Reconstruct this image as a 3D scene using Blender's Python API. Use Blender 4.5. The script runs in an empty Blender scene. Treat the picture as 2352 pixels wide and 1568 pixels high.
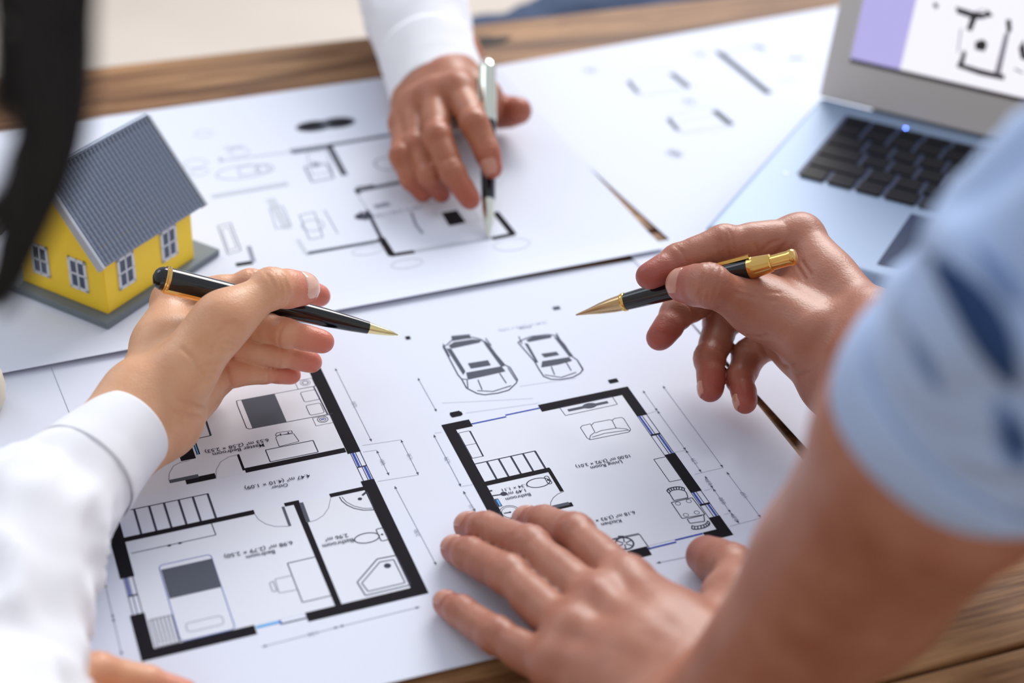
import bpy, bmesh, math, random
import numpy as np
from mathutils import Vector, Matrix, noise as mn
try:
    import openvdb as vdb
except ImportError:
    import pyopenvdb as vdb

random.seed(7)
C = bpy.context.scene.collection

# ------------------------------------------------------------------ camera
CAM = np.array([-0.2353089, -0.67133763, 0.53126534])
RW = np.array([[0.93765346, -0.16440472, 0.30623043],      # columns: right, down, forward
               [-0.34576317, -0.5309703, 0.77363969],
               [0.03540925, -0.83128914, -0.55471124]])
FPX = 3819.017
cd = bpy.data.cameras.new('camera'); cam = bpy.data.objects.new('camera', cd); C.objects.link(cam)
M = Matrix([[RW[0, 0], -RW[0, 1], -RW[0, 2], CAM[0]], [RW[1, 0], -RW[1, 1], -RW[1, 2], CAM[1]],
            [RW[2, 0], -RW[2, 1], -RW[2, 2], CAM[2]], [0, 0, 0, 1]])
cam.matrix_world = M
cd.sensor_width = 36; cd.lens = FPX / 2352 * 36; cd.clip_start = 0.02; cd.clip_end = 50
cd.dof.use_dof = True; cd.dof.focus_distance = 0.862; cd.dof.aperture_fstop = 4.0; cd.dof.aperture_blades = 0
bpy.context.scene.camera = cam

# ------------------------------------------------------------------ light
w = bpy.data.worlds.new('world'); bpy.context.scene.world = w; w.use_nodes = True
bg = w.node_tree.nodes['Background']; bg.inputs[0].default_value = (0.84, 0.9, 1.0, 1); bg.inputs[1].default_value = 0.56

def area(name, loc, target, sx, sy, power, col):
    l = bpy.data.lights.new(name, 'AREA'); l.shape = 'RECTANGLE'; l.size = sx; l.size_y = sy; l.energy = power; l.color = col
    o = bpy.data.objects.new(name, l); C.objects.link(o); o.location = loc
    o.rotation_euler = (Vector(target) - Vector(loc)).to_track_quat('-Z', 'Y').to_euler()
    return o
area('window_light', (1.7, 2.3, 1.9), (0.05, 0.05, 0.0), 2.0, 1.6, 90, (1.0, 0.97, 0.93))
area('fill_light_left', (-1.3, 1.9, 1.7), (0, 0.1, 0), 1.0, 1.2, 7, (0.8, 0.88, 1.0))  # weak bluish fill from the back left
vs = bpy.context.scene.view_settings
vs.view_transform = 'Standard'; vs.look = 'None'; vs.exposure = 0.34; vs.gamma = 1.0; vs.use_curve_mapping = False

# ------------------------------------------------------------------ helpers
def ray(px, py):
    d = RW @ np.array([(px - 1176.0) / FPX, (py - 784.0) / FPX, 1.0])
    return d
def at(px, py, z=0.0):
    d = ray(px, py); return CAM + d * ((z - CAM[2]) / d[2])
def atd(px, py, dep):
    return CAM + ray(px, py) * dep
def hexc(r, g, b):
    f = lambda c: ((c / 255 + 0.055) / 1.055) ** 2.4 if c > 10 else c / 255 / 12.92
    return (f(r), f(g), f(b), 1)
def nrm(v):
    v = np.asarray(v, float); return v / (np.linalg.norm(v) + 1e-12)

def mat(name, col, rough=0.5, metal=0.0, spec=0.5, coat=0.0, bump=None, sss=0.0, sheen=0.0):
    m = bpy.data.materials.new(name); m.use_nodes = True
    b = m.node_tree.nodes['Principled BSDF']
    b.inputs['Base Color'].default_value = col; b.inputs['Roughness'].default_value = rough
    b.inputs['Metallic'].default_value = metal; b.inputs['Specular IOR Level'].default_value = spec
    b.inputs['Coat Weight'].default_value = coat; b.inputs['Coat Roughness'].default_value = 0.03
    if sheen: b.inputs['Sheen Weight'].default_value = sheen
    if sss:
        b.inputs['Subsurface Weight'].default_value = sss
        b.inputs['Subsurface Radius'].default_value = (1, 0.3, 0.15); b.inputs['Subsurface Scale'].default_value = 0.004
    if bump:
        sc, st, dist = bump
        N = m.node_tree.nodes; L = m.node_tree.links
        tc = N.new('ShaderNodeTexCoord'); nz = N.new('ShaderNodeTexNoise'); nz.inputs['Scale'].default_value = sc
        nz.inputs['Detail'].default_value = 4
        bp = N.new('ShaderNodeBump'); bp.inputs['Strength'].default_value = st; bp.inputs['Distance'].default_value = dist
        L.new(tc.outputs['Object'], nz.inputs['Vector']); L.new(nz.outputs['Fac'], bp.inputs['Height']); L.new(bp.outputs['Normal'], b.inputs['Normal'])
    return m

def mk(name, verts, faces, m, parent=None, smooth=False, midx=None):
    me = bpy.data.meshes.new(name); me.from_pydata([tuple(map(float, v)) for v in verts], [], faces)
    for x in (m if isinstance(m, (list, tuple)) else [m]): me.materials.append(x)
    if midx is not None: me.polygons.foreach_set('material_index', midx)
    if smooth: me.polygons.foreach_set('use_smooth', [True] * len(me.polygons))
    me.update()
    o = bpy.data.objects.new(name, me); C.objects.link(o)
    if parent: o.parent = parent
    return o
def bmo(name, bm, m, parent=None, smooth=False, loc=None, rot=None):
    me = bpy.data.meshes.new(name); bm.to_mesh(me); bm.free(); me.materials.append(m)
    if smooth: me.polygons.foreach_set('use_smooth', [True] * len(me.polygons))
    o = bpy.data.objects.new(name, me); C.objects.link(o)
    if parent: o.parent = parent
    if loc is not None: o.location = loc
    if rot is not None: o.rotation_euler = rot
    return o
def box_bm(x0, x1, y0, y1, z0, z1, bev=0, seg=2, bm=None):
    b = bmesh.new()
    r = bmesh.ops.create_cube(b, size=1)
    for v in b.verts:
        v.co = Vector(((v.co.x + .5) * (x1 - x0) + x0, (v.co.y + .5) * (y1 - y0) + y0, (v.co.z + .5) * (z1 - z0) + z0))
    if bev: bmesh.ops.bevel(b, geom=list(b.edges), offset=bev, segments=seg, affect='EDGES', profile=0.6)
    if bm is None: return b
    me = bpy.data.meshes.new('tmp'); b.to_mesh(me); b.free(); bm.from_mesh(me); bpy.data.meshes.remove(me)
    return bm
def empty(name, loc, label, cat, group=None, rz=0):
    o = bpy.data.objects.new(name, None); C.objects.link(o); o.location = loc; o.rotation_euler = (0, 0, rz)
    o.empty_display_size = 0.02
    return tag(o, label, cat, group)
def tag(o, label=None, cat=None, group=None, kind=None):
    if label: o['label'] = label
    if cat: o['category'] = cat
    if group: o['group'] = group
    if kind: o['kind'] = kind
    return o
def keep(o, parent):
    """parent while keeping world coordinates (parent has only location/rotation)"""
    bpy.context.view_layer.update()
    o.parent = parent; o.matrix_parent_inverse = parent.matrix_world.inverted(); return o
def lathe(prof, seg=32):
    """prof: list of (axial, radius); returns verts, faces along +Z"""
    v = []; f = []
    for a, r in prof:
        for k in range(seg):
            t = 2 * math.pi * k / seg; v.append((r * math.cos(t), r * math.sin(t), a))
    for i in range(len(prof) - 1):
        for k in range(seg):
            k2 = (k + 1) % seg
            f.append((i * seg + k, i * seg + k2, (i + 1) * seg + k2, (i + 1) * seg + k))
    f.append(tuple(range(seg))[::-1]); n = (len(prof) - 1) * seg; f.append(tuple(n + k for k in range(seg)))
    return v, f

# ------------------------------------------------------------------ structure materials
def wood_mat(name, dark, mid, light, scale=1.0, rough=0.55, seed=0.0):
    m = bpy.data.materials.new(name); m.use_nodes = True
    N = m.node_tree.nodes; L = m.node_tree.links; b = N['Principled BSDF']
    tc = N.new('ShaderNodeTexCoord'); mp = N.new('ShaderNodeMapping'); mp.inputs['Scale'].default_value = (3.0 * scale, 34 * scale, 34 * scale)
    mp.inputs['Location'].default_value = (seed, seed * 1.7, 0)
    oi = N.new('ShaderNodeObjectInfo'); ad = N.new('ShaderNodeVectorMath'); ad.operation = 'ADD'
    L.new(tc.outputs['Object'], ad.inputs[0]); L.new(oi.outputs['Random'], ad.inputs[1])
    L.new(ad.outputs[0], mp.inputs['Vector'])
    n1 = N.new('ShaderNodeTexNoise'); n1.inputs['Scale'].default_value = 1.3; n1.inputs['Detail'].default_value = 8; n1.inputs['Roughness'].default_value = 0.65; n1.inputs['Distortion'].default_value = 0.6
    L.new(mp.outputs[0], n1.inputs['Vector'])
    mp2 = N.new('ShaderNodeMapping'); mp2.inputs['Scale'].default_value = (14 * scale, 420 * scale, 420 * scale); L.new(ad.outputs[0], mp2.inputs['Vector'])
    n2 = N.new('ShaderNodeTexNoise'); n2.inputs['Scale'].default_value = 1.0; n2.inputs['Detail'].default_value = 5; L.new(mp2.outputs[0], n2.inputs['Vector'])
    mx = N.new('ShaderNodeMath'); mx.operation = 'MULTIPLY_ADD'; mx.inputs[1].default_value = 0.35; L.new(n2.outputs['Fac'], mx.inputs[0]); L.new(n1.outputs['Fac'], mx.inputs[2])
    cr = N.new('ShaderNodeValToRGB'); e = cr.color_ramp.elements
    e[0].position = 0.44; e[0].color = dark; e[1].position = 0.86; e[1].color = light
    k = cr.color_ramp.elements.new(0.62); k.color = mid
    L.new(mx.outputs[0], cr.inputs['Fac']); L.new(cr.outputs['Color'], b.inputs['Base Color'])
    bp = N.new('ShaderNodeBump'); bp.inputs['Strength'].default_value = 0.5; bp.inputs['Distance'].default_value = 0.001
    L.new(mx.outputs[0], bp.inputs['Height']); L.new(bp.outputs['Normal'], b.inputs['Normal'])
    b.inputs['Roughness'].default_value = rough; b.inputs['Specular IOR Level'].default_value = 0.2
    return m
WOOD = wood_mat('rustic_wood', hexc(30, 18, 10), hexc(108, 70, 40), hexc(180, 136, 94))
WOODDK = wood_mat('rustic_wood_dark', hexc(40, 26, 16), hexc(96, 64, 38), hexc(150, 110, 72), seed=3.1)
KNOT = mat('knot_wood', hexc(38, 26, 20), 0.8)

# floor: pale boards seen beyond the table
FL = bpy.data.materials.new('pale_floor'); FL.use_nodes = True
_b = FL.node_tree.nodes['Principled BSDF']; _n = FL.node_tree.nodes.new('ShaderNodeTexNoise'); _n.inputs['Scale'].default_value = 2.0
_r = FL.node_tree.nodes.new('ShaderNodeValToRGB'); _r.color_ramp.elements[0].color = hexc(184, 172, 162); _r.color_ramp.elements[1].color = hexc(216, 208, 200)
_t = FL.node_tree.nodes.new('ShaderNodeTexCoord'); FL.node_tree.links.new(_t.outputs['Object'], _n.inputs['Vector'])
FL.node_tree.links.new(_n.outputs['Fac'], _r.inputs['Fac']); FL.node_tree.links.new(_r.outputs['Color'], _b.inputs['Base Color']); _b.inputs['Roughness'].default_value = 0.5
fl = bmo('floor', box_bm(-3, 3.5, -2.5, 4, -0.80, -0.75), FL); tag(fl, kind='structure')

# room walls behind the camera and to its left, out of the picture
WALLM = mat('wall_paint', hexc(214, 210, 204), 0.9)
tag(bmo('wall_front', box_bm(-3, 3.5, -1.75, -1.65, -0.75, 2.1), WALLM), kind='structure')
tag(bmo('wall_left', box_bm(-3.0, -2.9, -1.65, 4, -0.75, 2.1), WALLM), kind='structure')
tag(bmo('wall_right', box_bm(3.4, 3.5, -1.65, 4, -0.75, 0.2), WALLM), kind='structure')
tag(bmo('wall_back', box_bm(-2.9, 3.4, 3.9, 4.0, -0.75, 0.2), WALLM), kind='structure')

# table: rustic planks along x
table = empty('wooden_table', (0, 0, -0.75), 'rustic brown plank table under all the papers', 'table')
ys = [-0.62, -0.50, -0.375, -0.235, -0.105, 0.03, 0.165, 0.30, 0.42, 0.512]
for i in range(len(ys) - 1):
    dy = 0.0014
    b = box_bm(-0.75, 0.95, ys[i] + dy, ys[i + 1] - dy, -0.032, -0.0008 - 0.0004 * (i % 2), 0.0016, 2)
    o = bmo('plank', b, WOODDK if i in (4, 0) else WOOD, None); keep(o, table)
def lump(name, cx, cy, rx, ry, z, h, m, parent, seg=22):
    v = [(cx, cy, z + h)]; f = []
    for k in range(seg):
        t = 2 * math.pi * k / seg; q = 1 + 0.13 * math.sin(3 * t + 1) + 0.08 * math.sin(5 * t)
        v.append((cx + rx * q * math.cos(t), cy + ry * q * math.sin(t), z))
    for k in range(seg): f.append((0, 1 + k, 1 + (k + 1) % seg))
    o = mk(name, v, f, m); keep(o, parent); return o
kp = at(1125, 92, 0); lump('knot', kp[0], kp[1], 0.017, 0.009, -0.0006, 0.0006, KNOT, table)
kp = at(1105, 70, 0)
for x in (-0.65, 0.85):
    for y in (-0.52, 0.42):
        o = bmo('leg', box_bm(x - .04, x + .04, y - .04, y + .04, -0.75, -0.0325, 0.004), WOODDK); keep(o, table)
o = bmo('apron', box_bm(-.6, .8, .43, .455, -0.12, -0.0325, 0.002), WOODDK); keep(o, table)

# ------------------------------------------------------------------ sheets
PAPER = mat('paper', hexc(220, 225, 240), 0.8, spec=0.12, bump=(900, 0.08, 0.0002))
INK = mat('ink_black', hexc(30, 28, 34), 0.8, spec=0.08)
LINE = mat('ink_line', hexc(66, 66, 84), 0.8, spec=0.08)
FAINT = mat('ink_faint', hexc(150, 154, 172), 0.8, spec=0.08)
GREY = mat('ink_grey', hexc(88, 92, 104), 0.8, spec=0.08)
PALE = mat('ink_pale', hexc(198, 203, 216), 0.8, spec=0.08)
BLUE = mat('ink_blue', hexc(62, 84, 176), 0.8, spec=0.08)
SKY = mat('ink_sky', hexc(96, 170, 230), 0.8, spec=0.08)
ROOM = mat('ink_room_tint', hexc(221, 225, 236), 0.8, spec=0.12)
MS = [INK, LINE, FAINT, GREY, PALE, BLUE, SKY, PAPER, ROOM]
IK, LN, FT, GR, PL, BL, SK, WH, RT = range(9)

class Sheet:
    def __init__(s, cx, cy, ang, z, wd, dp, label, curl=None):
        """cx, cy: centre; ang degrees; z: underside"""
        s.z = z; s.a = math.radians(ang); s.c = (cx, cy); s.v = []; s.f = []; s.mi = []; s.n = 0
        s.root = empty('paper_sheet', (cx, cy, z), label, 'paper', rz=s.a)
        nx, ny, v, f = 42, 30, [], []
        th = 0.00025
        for lay in (0, 1):
            for j in range(ny + 1):
                for i in range(nx + 1):
                    x = (i / nx - .5) * wd; y = (j / ny - .5) * dp
                    h = curl(x, y) if curl else 0
                    v.append((x, y, h + (th if lay else 0)))
        N = (nx + 1) * (ny + 1)
        for j in range(ny):
            for i in range(nx):
                a = j * (nx + 1) + i; b = a + 1; c = b + nx + 1; d = a + nx + 1
                f.append((a, d, c, b)); f.append((a + N, b + N, c + N, d + N))
        rim = [i for i in range(nx + 1)] + [j * (nx + 1) + nx for j in range(1, ny + 1)] + [ny * (nx + 1) + i for i in range(nx - 1, -1, -1)] + [j * (nx + 1) for j in range(ny - 1, 0, -1)]
        for k in range(len(rim)):
            a, b = rim[k], rim[(k + 1) % len(rim)]; f.append((a, b, b + N, a + N))
        mk('sheet', v, f, PAPER, s.root); s.top = th
    def loc(s, p):
        """world (x,y) -> local"""
        dx, dy = p[0] - s.c[0], p[1] - s.c[1]; ca, sa = math.cos(-s.a), math.sin(-s.a)
        return (dx * ca - dy * sa, dx * sa + dy * ca)
    A = np.eye(2); b = np.zeros(2)
    def setaff(s, model, actual):
        m = np.array([[q[0], q[1], 1] for q in model]); X = np.linalg.solve(m, np.array(actual)); s.A = X[:2].T; s.b = X[2]
    def fm(s, p): return tuple(s.A @ np.array(p) + s.b)
    def tm(s, p): return tuple(np.linalg.solve(s.A, np.array(p) - s.b))
    def P(s, px, py):
        return s.loc(at(px, py, s.z + s.top))
    def quad(s, pts, m):
        z = s.top + 0.00004 + 0.00002 * s.n / 80 + (0.00003 if m != RT else 0); s.n += 1
        k = len(s.v)
        ar = sum(pts[i][0] * pts[(i + 1) % len(pts)][1] - pts[(i + 1) % len(pts)][0] * pts[i][1] for i in range(len(pts)))
        if ar < 0: pts = pts[::-1]
        s.v += [(p[0], p[1], z) for p in pts]; s.f.append(tuple(range(k, k + len(pts)))); s.mi.append(m)
    def rect(s, p1, p2, m=IK):
        p1, p2 = s.tm(p1), s.tm(p2); x0, x1 = sorted((p1[0], p2[0])); y0, y1 = sorted((p1[1], p2[1])); s.quad([s.fm(q) for q in ((x0, y0), (x1, y0), (x1, y1), (x0, y1))], m)
    def seg(s, a, b, wd, m):
        dx, dy = b[0] - a[0], b[1] - a[1]; l = math.hypot(dx, dy) or 1e-9; nx, ny = -dy / l * wd / 2, dx / l * wd / 2
        s.quad([(a[0] + nx, a[1] + ny), (b[0] + nx, b[1] + ny), (b[0] - nx, b[1] - ny), (a[0] - nx, a[1] - ny)], m)
    def line(s, pts, wd=0.0004, m=LN, close=False):
        if close: pts = list(pts) + [pts[0]]
        for i in range(len(pts) - 1): s.seg(pts[i], pts[i + 1], wd, m)
    def box(s, p1, p2, wd=0.0004, m=LN):
        p1, p2 = s.tm(p1), s.tm(p2); x0, x1 = sorted((p1[0], p2[0])); y0, y1 = sorted((p1[1], p2[1])); s.line([s.fm(q) for q in ((x0, y0), (x1, y0), (x1, y1), (x0, y1))], wd, m, True)
    def rbox(s, p1, p2, r, wd=0.0004, m=LN):
        p1, p2 = s.tm(p1), s.tm(p2); x0, x1 = sorted((p1[0], p2[0])); y0, y1 = sorted((p1[1], p2[1])); pts = []
        for cx, cy, a0 in ((x1 - r, y1 - r, 0), (x0 + r, y1 - r, 90), (x0 + r, y0 + r, 180), (x1 - r, y0 + r, 270)):
            for k in range(4):
                t = math.radians(a0 + k * 30); pts.append(s.fm((cx + r * math.cos(t), cy + r * math.sin(t))))
        s.line(pts, wd, m, True)
    def ell(s, c, rx, ry, wd=0.0004, m=LN, fill=False, seg=20, a0=0, a1=360):
        pts = [(c[0] + rx * math.cos(math.radians(a0 + (a1 - a0) * k / seg)), c[1] + ry * math.sin(math.radians(a0 + (a1 - a0) * k / seg))) for k in range(seg + 1)]
        if fill: s.quad(pts[:-1], m)
        else: s.line(pts, wd, m)
    def arrow(s, a, b, wd=0.00022, m=FT, head=0.0013):
        s.seg(a, b, wd, m); dx, dy = b[0] - a[0], b[1] - a[1]; l = math.hypot(dx, dy); dx /= l; dy /= l
        for (p, q) in ((a, 1), (b, -1)):
            s.quad([p, (p[0] + q * dx * head * 1.6 - dy * head * .55, p[1] + q * dy * head * 1.6 + dx * head * .55), (p[0] + q * dx * head * 1.6 + dy * head * .55, p[1] + q * dy * head * 1.6 - dx * head * .55)], GR)
    def text(s, body, c0, c1, rot=180, m=None, size=None, width=None):
        """text centred between c0 and c1 (centre line), scaled to that width"""
        cu = bpy.data.curves.new('tx', 'FONT'); cu.body = body; cu.align_x = 'CENTER'; cu.align_y = 'CENTER'; cu.size = 1
        cu.fill_mode = 'FRONT'; cu.offset = 0.006
        o = bpy.data.objects.new('tx', cu); C.objects.link(o)
        bpy.context.view_layer.update()
        me = bpy.data.meshes.new_from_object(o); bpy.data.objects.remove(o)
        xs = [v.co.x for v in me.vertices]; wd = max(xs) - min(xs)
        L = math.hypot(c1[0] - c0[0], c1[1] - c0[1]) if width is None else width
        k = size if size else L / wd
        me.transform(Matrix.Rotation(math.radians(rot), 4, 'Z') @ Matrix.Scale(k, 4))
        me.name = 'caption'; me.materials.clear(); me.materials.append(m or LINE)
        t = bpy.data.objects.new('caption', me); C.objects.link(t); t.parent = s.root
        t.location = ((c0[0] + c1[0]) / 2, (c0[1] + c1[1]) / 2, s.top + 0.00042)
        return t
    def done(s, name='printed_plan'):
        o = mk(name, s.v, s.f, MS, s.root, midx=s.mi); o['kind'] = 'stuff'; return o

# ================================================================== far right sheet (under), cars + wall
rf_c = np.array([0.1650, 0.4265]); a = math.radians(6.3)
ex = np.array([math.cos(a), math.sin(a)]); ey = np.array([-math.sin(a), math.cos(a)])
def frame_center(corner_tl, ang, wd=0.42, dp=0.297):
    a = math.radians(ang); ex = np.array([math.cos(a), math.sin(a)]); ey = np.array([-math.sin(a), math.cos(a)])
    return np.array(corner_tl) + ex * wd / 2 - ey * dp / 2
cc = frame_center((0.1640, 0.4275), 6.3)
S = Sheet(cc[0], cc[1], 6.3, 0.0000, 0.42, 0.297, 'paper sheet with two small cars printed, partly under the laptop')
O = lambda x, y: S.P(1240 + x / 2.8, 40 + y / 2.8)
S.seg(O(1150, 225), O(1475, 490), 0.0062, GR); S.rect(O(1130, 205), O(1195, 260), IK)
S.seg(O(1190, 222), O(1390, 180), 0.003, PL); S.seg(O(1375, 185), O(1450, 200), 0.004, GR); S.seg(O(1400, 195), O(1535, 300), .0008, PL)
S.seg(O(1600, 265), O(1700, 262), 0.004, FT); S.seg(O(1540, 410), O(1650, 400), .003, PL); S.seg(O(1820, 385), O(1850, 380), .003, FT)
for cx, cy, fx, fy in ((900, 405, 605, 450), (1175, 645, 862, 690)):
    A, B = O(cx, cy), O(fx, fy)
    S.seg(O(cx - 50, cy - 45), O(cx + 55, cy + 45), 0.0055, IK if cx > 1000 else GR)
    S.seg(O(fx - 35, fy - 40), O(fx + 30, fy + 38), 0.004, GR)
    S.line([O(fx - 30, fy - 60), O(cx - 60, cy - 75), O(cx + 60, cy + 60), O(fx + 50, fy + 60)], .0008, PL, True)
    S.line([O(fx + 30, fy - 20), O(cx - 40, cy - 20)], .0006, PL); S.line([O(fx + 60, fy + 45), O(cx + 10, cy + 45)], .0006, PL)
for (x, y) in ((325, 340), (1030, 235), (960, 540), (865, 875)): S.ell(O(x, y), .006, .006, .0012, PL); S.ell(O(x, y), .0025, .0025, .001, FT)
S.text('3.92', O(880, 880), O(850, 870), -70, FAINT, size=.006)
S.done()

# ================================================================== middle far sheet
cc = frame_center((0.172 - 0.42 * math.cos(math.radians(2.4)), 0.4305 - 0.42 * math.sin(math.radians(2.4))), 2.4, .42, .297)
S = Sheet(cc[0], cc[1], 2.4, 0.0026, 0.42, 0.297, 'paper sheet with a floor plan under the yellow house and far hand', curl=lambda x, y: .0035 * max(0, (x - .155) / .055) ** 2 * min(1, max(0, (y + .12) / .2)) + .0014 * max(0, (-y - .122) / .024) ** 2)
N_ = lambda x, y: S.P(420 + x / 2.6133, 150 + y / 2.6133)
S.ell(N_(790, 365), .0135, .0085, fill=True, m=GR); S.ell(N_(925, 345), .0135, .0085, fill=True, m=GR); S.ell(N_(770, 365), .009, .0055, fill=True, m=IK); S.ell(N_(945, 343), .009, .0055, fill=True, m=IK)
S.rect(N_(640, 505), N_(870, 500), GR); S.seg(N_(640, 515), N_(870, 478), .003, FT); S.seg(N_(870, 480), N_(1300, 410), .004, GR)
S.seg(N_(875, 480), N_(972, 660), .0045, GR); S.rect(N_(868, 480), N_(900, 495), IK)
S.seg(N_(175, 785), N_(630, 705), .0045, PL); S.seg(N_(175, 797), N_(630, 718), .0008, FT); S.seg(N_(215, 575), N_(640, 520), .003, PL)
S.seg(N_(1040, 755), N_(1340, 695), .0042, GR); S.seg(N_(1040, 735), N_(1150, 720), .002, IK); S.rect(N_(1025, 745), N_(1070, 768), IK)
S.seg(N_(1105, 870), N_(1192, 1040), .0026, LN); S.seg(N_(1045, 770), N_(1110, 870), .0006, FT)
S.seg(N_(1188, 1035), N_(1256, 1142), .0048, IK); S.seg(N_(1245, 1140), N_(1390, 1118), .0038, IK)
S.seg(N_(738, 1130), N_(1188, 1052), .0035, GR); S.seg(N_(690, 1045), N_(742, 1132), .003, PL)
S.seg(N_(1390, 1112), N_(1860, 1032), .0030, PL); S.seg(N_(1390, 1122), N_(1860, 1042), .0006, FT)
S.seg(N_(1875, 880), N_(1985, 1015), .0046, IK); S.seg(N_(1855, 1040), N_(1990, 1012), .0040, IK)
S.quad([N_(1550, 885), N_(1645, 868), N_(1700, 942), N_(1600, 965)], IK)
S.line([N_(1500, 870), N_(1700, 835), N_(1790, 930), N_(1600, 965)], .0006, PL, True)
S.seg(N_(318, 1198), N_(420, 1182), .0042, IK); S.seg(N_(395, 1085), N_(425, 1180), .003, FT)
S.line([N_(210, 965), N_(285, 945), N_(350, 1110), N_(270, 1135)], .0009, FT, True); S.line([N_(232, 985), N_(275, 970), N_(325, 1095), N_(275, 1112)], .0006, FT, True)
S.line([N_(730, 610), N_(865, 590), N_(905, 675), N_(775, 700)], .0016, FT, True); S.line([N_(745, 530), N_(860, 510), N_(900, 640), N_(775, 660)], .0006, FT, True); S.text('4', N_(815, 590), N_(785, 595), 183, FAINT, size=.012)
S.ell(N_(360, 640), .018, .009, .0007, FT); S.ell(N_(490, 620), .006, .006, .0008, FT); S.line([N_(330, 615), N_(450, 595), N_(460, 640), N_(345, 665)], .0006, FT, True)
S.seg(N_(525, 800), N_(630, 980), .006, PL); S.line([N_(520, 860), N_(600, 845), N_(650, 960), N_(560, 980)], .0006, FT, True)
S.line([N_(700, 900), N_(790, 880), N_(840, 1030), N_(760, 1045)], .0008, FT, True); S.line([N_(850, 870), N_(930, 1010)], .0008, FT); S.ell(N_(780, 960), .007, .007, .0006, FT)
S.ell(N_(1085, 905), .006, .0045, fill=True, m=LN); S.rect(N_(1060, 880), N_(1110, 930), GR); S.ell(N_(1230, 590), .009, .009, .0012, FT)
S.seg(N_(1150, 850), N_(1240, 830), .005, FT); S.line([N_(1370, 880), N_(1400, 960), N_(1440, 1010)], .002, FT)
S.ell(N_(1345, 1190), .010, .005, .0008, PL); S.ell(N_(1975, 1075), .012, .007, .0008, PL); S.ell(N_(1110, 1110), .010, .005, .0008, PL)
for x, y, r in ((125, 410, .006), (75, 590, .008), (100, 640, .006), (340, 520, .007)): S.ell(N_(x, y), r, r * .8, .0010, PL)
S.rect(N_(215, 555), N_(240, 575), FT); S.line([N_(250, 500), N_(360, 485)], .004, PL)
S.text('7.86 m² (3.92 × 2.01)', N_(1400, 910), N_(1180, 850), 183, FAINT, width=.034)
S.done()

# ================================================================== near right sheet (edge over front sheet's side)
cc = frame_center((0.1605, 0.1450), 2.7, .42, .297)
S = Sheet(cc[0], cc[1], 2.7, 0.0019, .42, 0.297, 'mostly blank paper sheet under the laptop front and the hand with gold pen')
Q_ = lambda x, y: S.P(x, y)
S.seg(Q_(2000, 672), Q_(2060, 655), .0012, BL); S.seg(Q_(2000, 672), Q_(2035, 735), .0012, BL); S.line([Q_(2010, 690), Q_(2080, 675), Q_(2110, 720)], .0008, LN)
S.seg(Q_(2020, 700), Q_(2090, 690), .003, GR)
S.done()

# ================================================================== front sheet
S = Sheet(-0.0455, -0.0190, 0, 0.0012, 0.42, 0.300, 'paper sheet in front with two sharp black walled floor plans')
L_ = lambda x, y: S.P(200 + x / 2.119, 820 + y / 2.119)
M_ = lambda x, y: S.P(960 + x / 2.613, 700 + y / 2.613)
ox, oy = -S.c[0], -S.c[1]
def G(x, y): return S.fm((ox + x / 1000, oy + y / 1000))
XL, XR, YB, wl = -186.2, -53.2, -120.8, 6.3
LY = lambda x, y: (S.tm(L_(x, y))[1] - oy) * 1000
LX = lambda x, y: (S.tm(L_(x, y))[0] - ox) * 1000
MY = lambda x, y: (S.tm(M_(x, y))[1] - oy) * 1000
MX = lambda x, y: (S.tm(M_(x, y))[0] - ox) * 1000
_ty = LY(1135, 50); S.setaff([(ox + XR / 1000, oy + _ty / 1000), (ox + XR / 1000, oy + YB / 1000), (ox + XL / 1000, oy + YB / 1000)], [L_(1137, 52), L_(1663, 1148), L_(266, 1482)])
def R(x0, y0, x1, y1, m=IK): S.rect(G(x0, y0), G(x1, y1), m)
# room tints
R(-168, LY(1100, 20), XR - 6, LY(1262, 462), RT)
R(XL + 6, LY(600, 800), XR - 6, YB + 6, RT)
# ---- left plan
R(XR - 7, LY(1100, 20), XR, LY(1300, 465))
S.rect(L_(765, 541), L_(1262, 462)); S.rect(L_(728, 474), L_(770, 550)); S.box(L_(868, 452), L_(1125, 462), .0006)
S.line([L_(935, 435), L_(918, 392), L_(930, 380), L_(1005, 372), L_(1032, 410), L_(935, 435)], .0004); S.line([L_(918, 376), L_(925, 368), L_(995, 358), L_(1000, 368), L_(918, 384)], .0004, close=True)
S.line([L_(940, 372), L_(944, 382)], .0007); S.line([L_(978, 364), L_(982, 376)], .0007)
S.rect(L_(476, 594), L_(630, 590)); S.rect(L_(398, 598), L_(545, 585), GR)
S.rect(L_(150, 680), L_(480, 612)); S.rect(L_(432, 430), L_(530, 492)); S.rect(L_(512, 412), L_(551, 472)); S.rect(L_(524, 412), L_(538, 474), SK)
S.line([L_(570, 290), L_(602, 382), L_(510, 402)], .0006); S.seg(L_(572, 290), L_(602, 382), .0011, LN)
S.line([L_(727, 213), L_(1118, 140)], .0004); S.line([L_(727, 213), L_(732, 235), L_(776, 345), L_(790, 350), L_(1195, 274)], .0005)
S.rect(L_(750, 210), L_(972, 316), GR); S.rbox(L_(1037, 172), L_(1133, 205), .0012); S.rbox(L_(1064, 236), L_(1156, 270), .0012)
S.seg(L_(1103, 145), L_(1170, 277), .0008, LN); S.box(L_(1010, 118), L_(1112, 140), .0003); S.box(L_(1097, 297), L_(1200, 318), .0003)
S.ell(L_(1062, 125), .0028, .0028, .0004, FT); S.ell(L_(1062, 125), .0016, .0016, .0008, FT); S.ell(L_(1147, 303), .0028, .0028, .0004); S.ell(L_(1147, 303), .0017, .0017, .0004); S.seg(L_(1138, 303), L_(1156, 301), .001, BL)
xw0, xw1 = XR - 5.5, XR - .4; yw0, yw1 = LY(1300, 465), LY(1380, 600); ym = (yw0 + yw1) / 2
for x in (xw0, (xw0 + xw1) / 2, xw1): S.line([G(x, yw0), G(x, yw1)], .0004)
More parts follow.
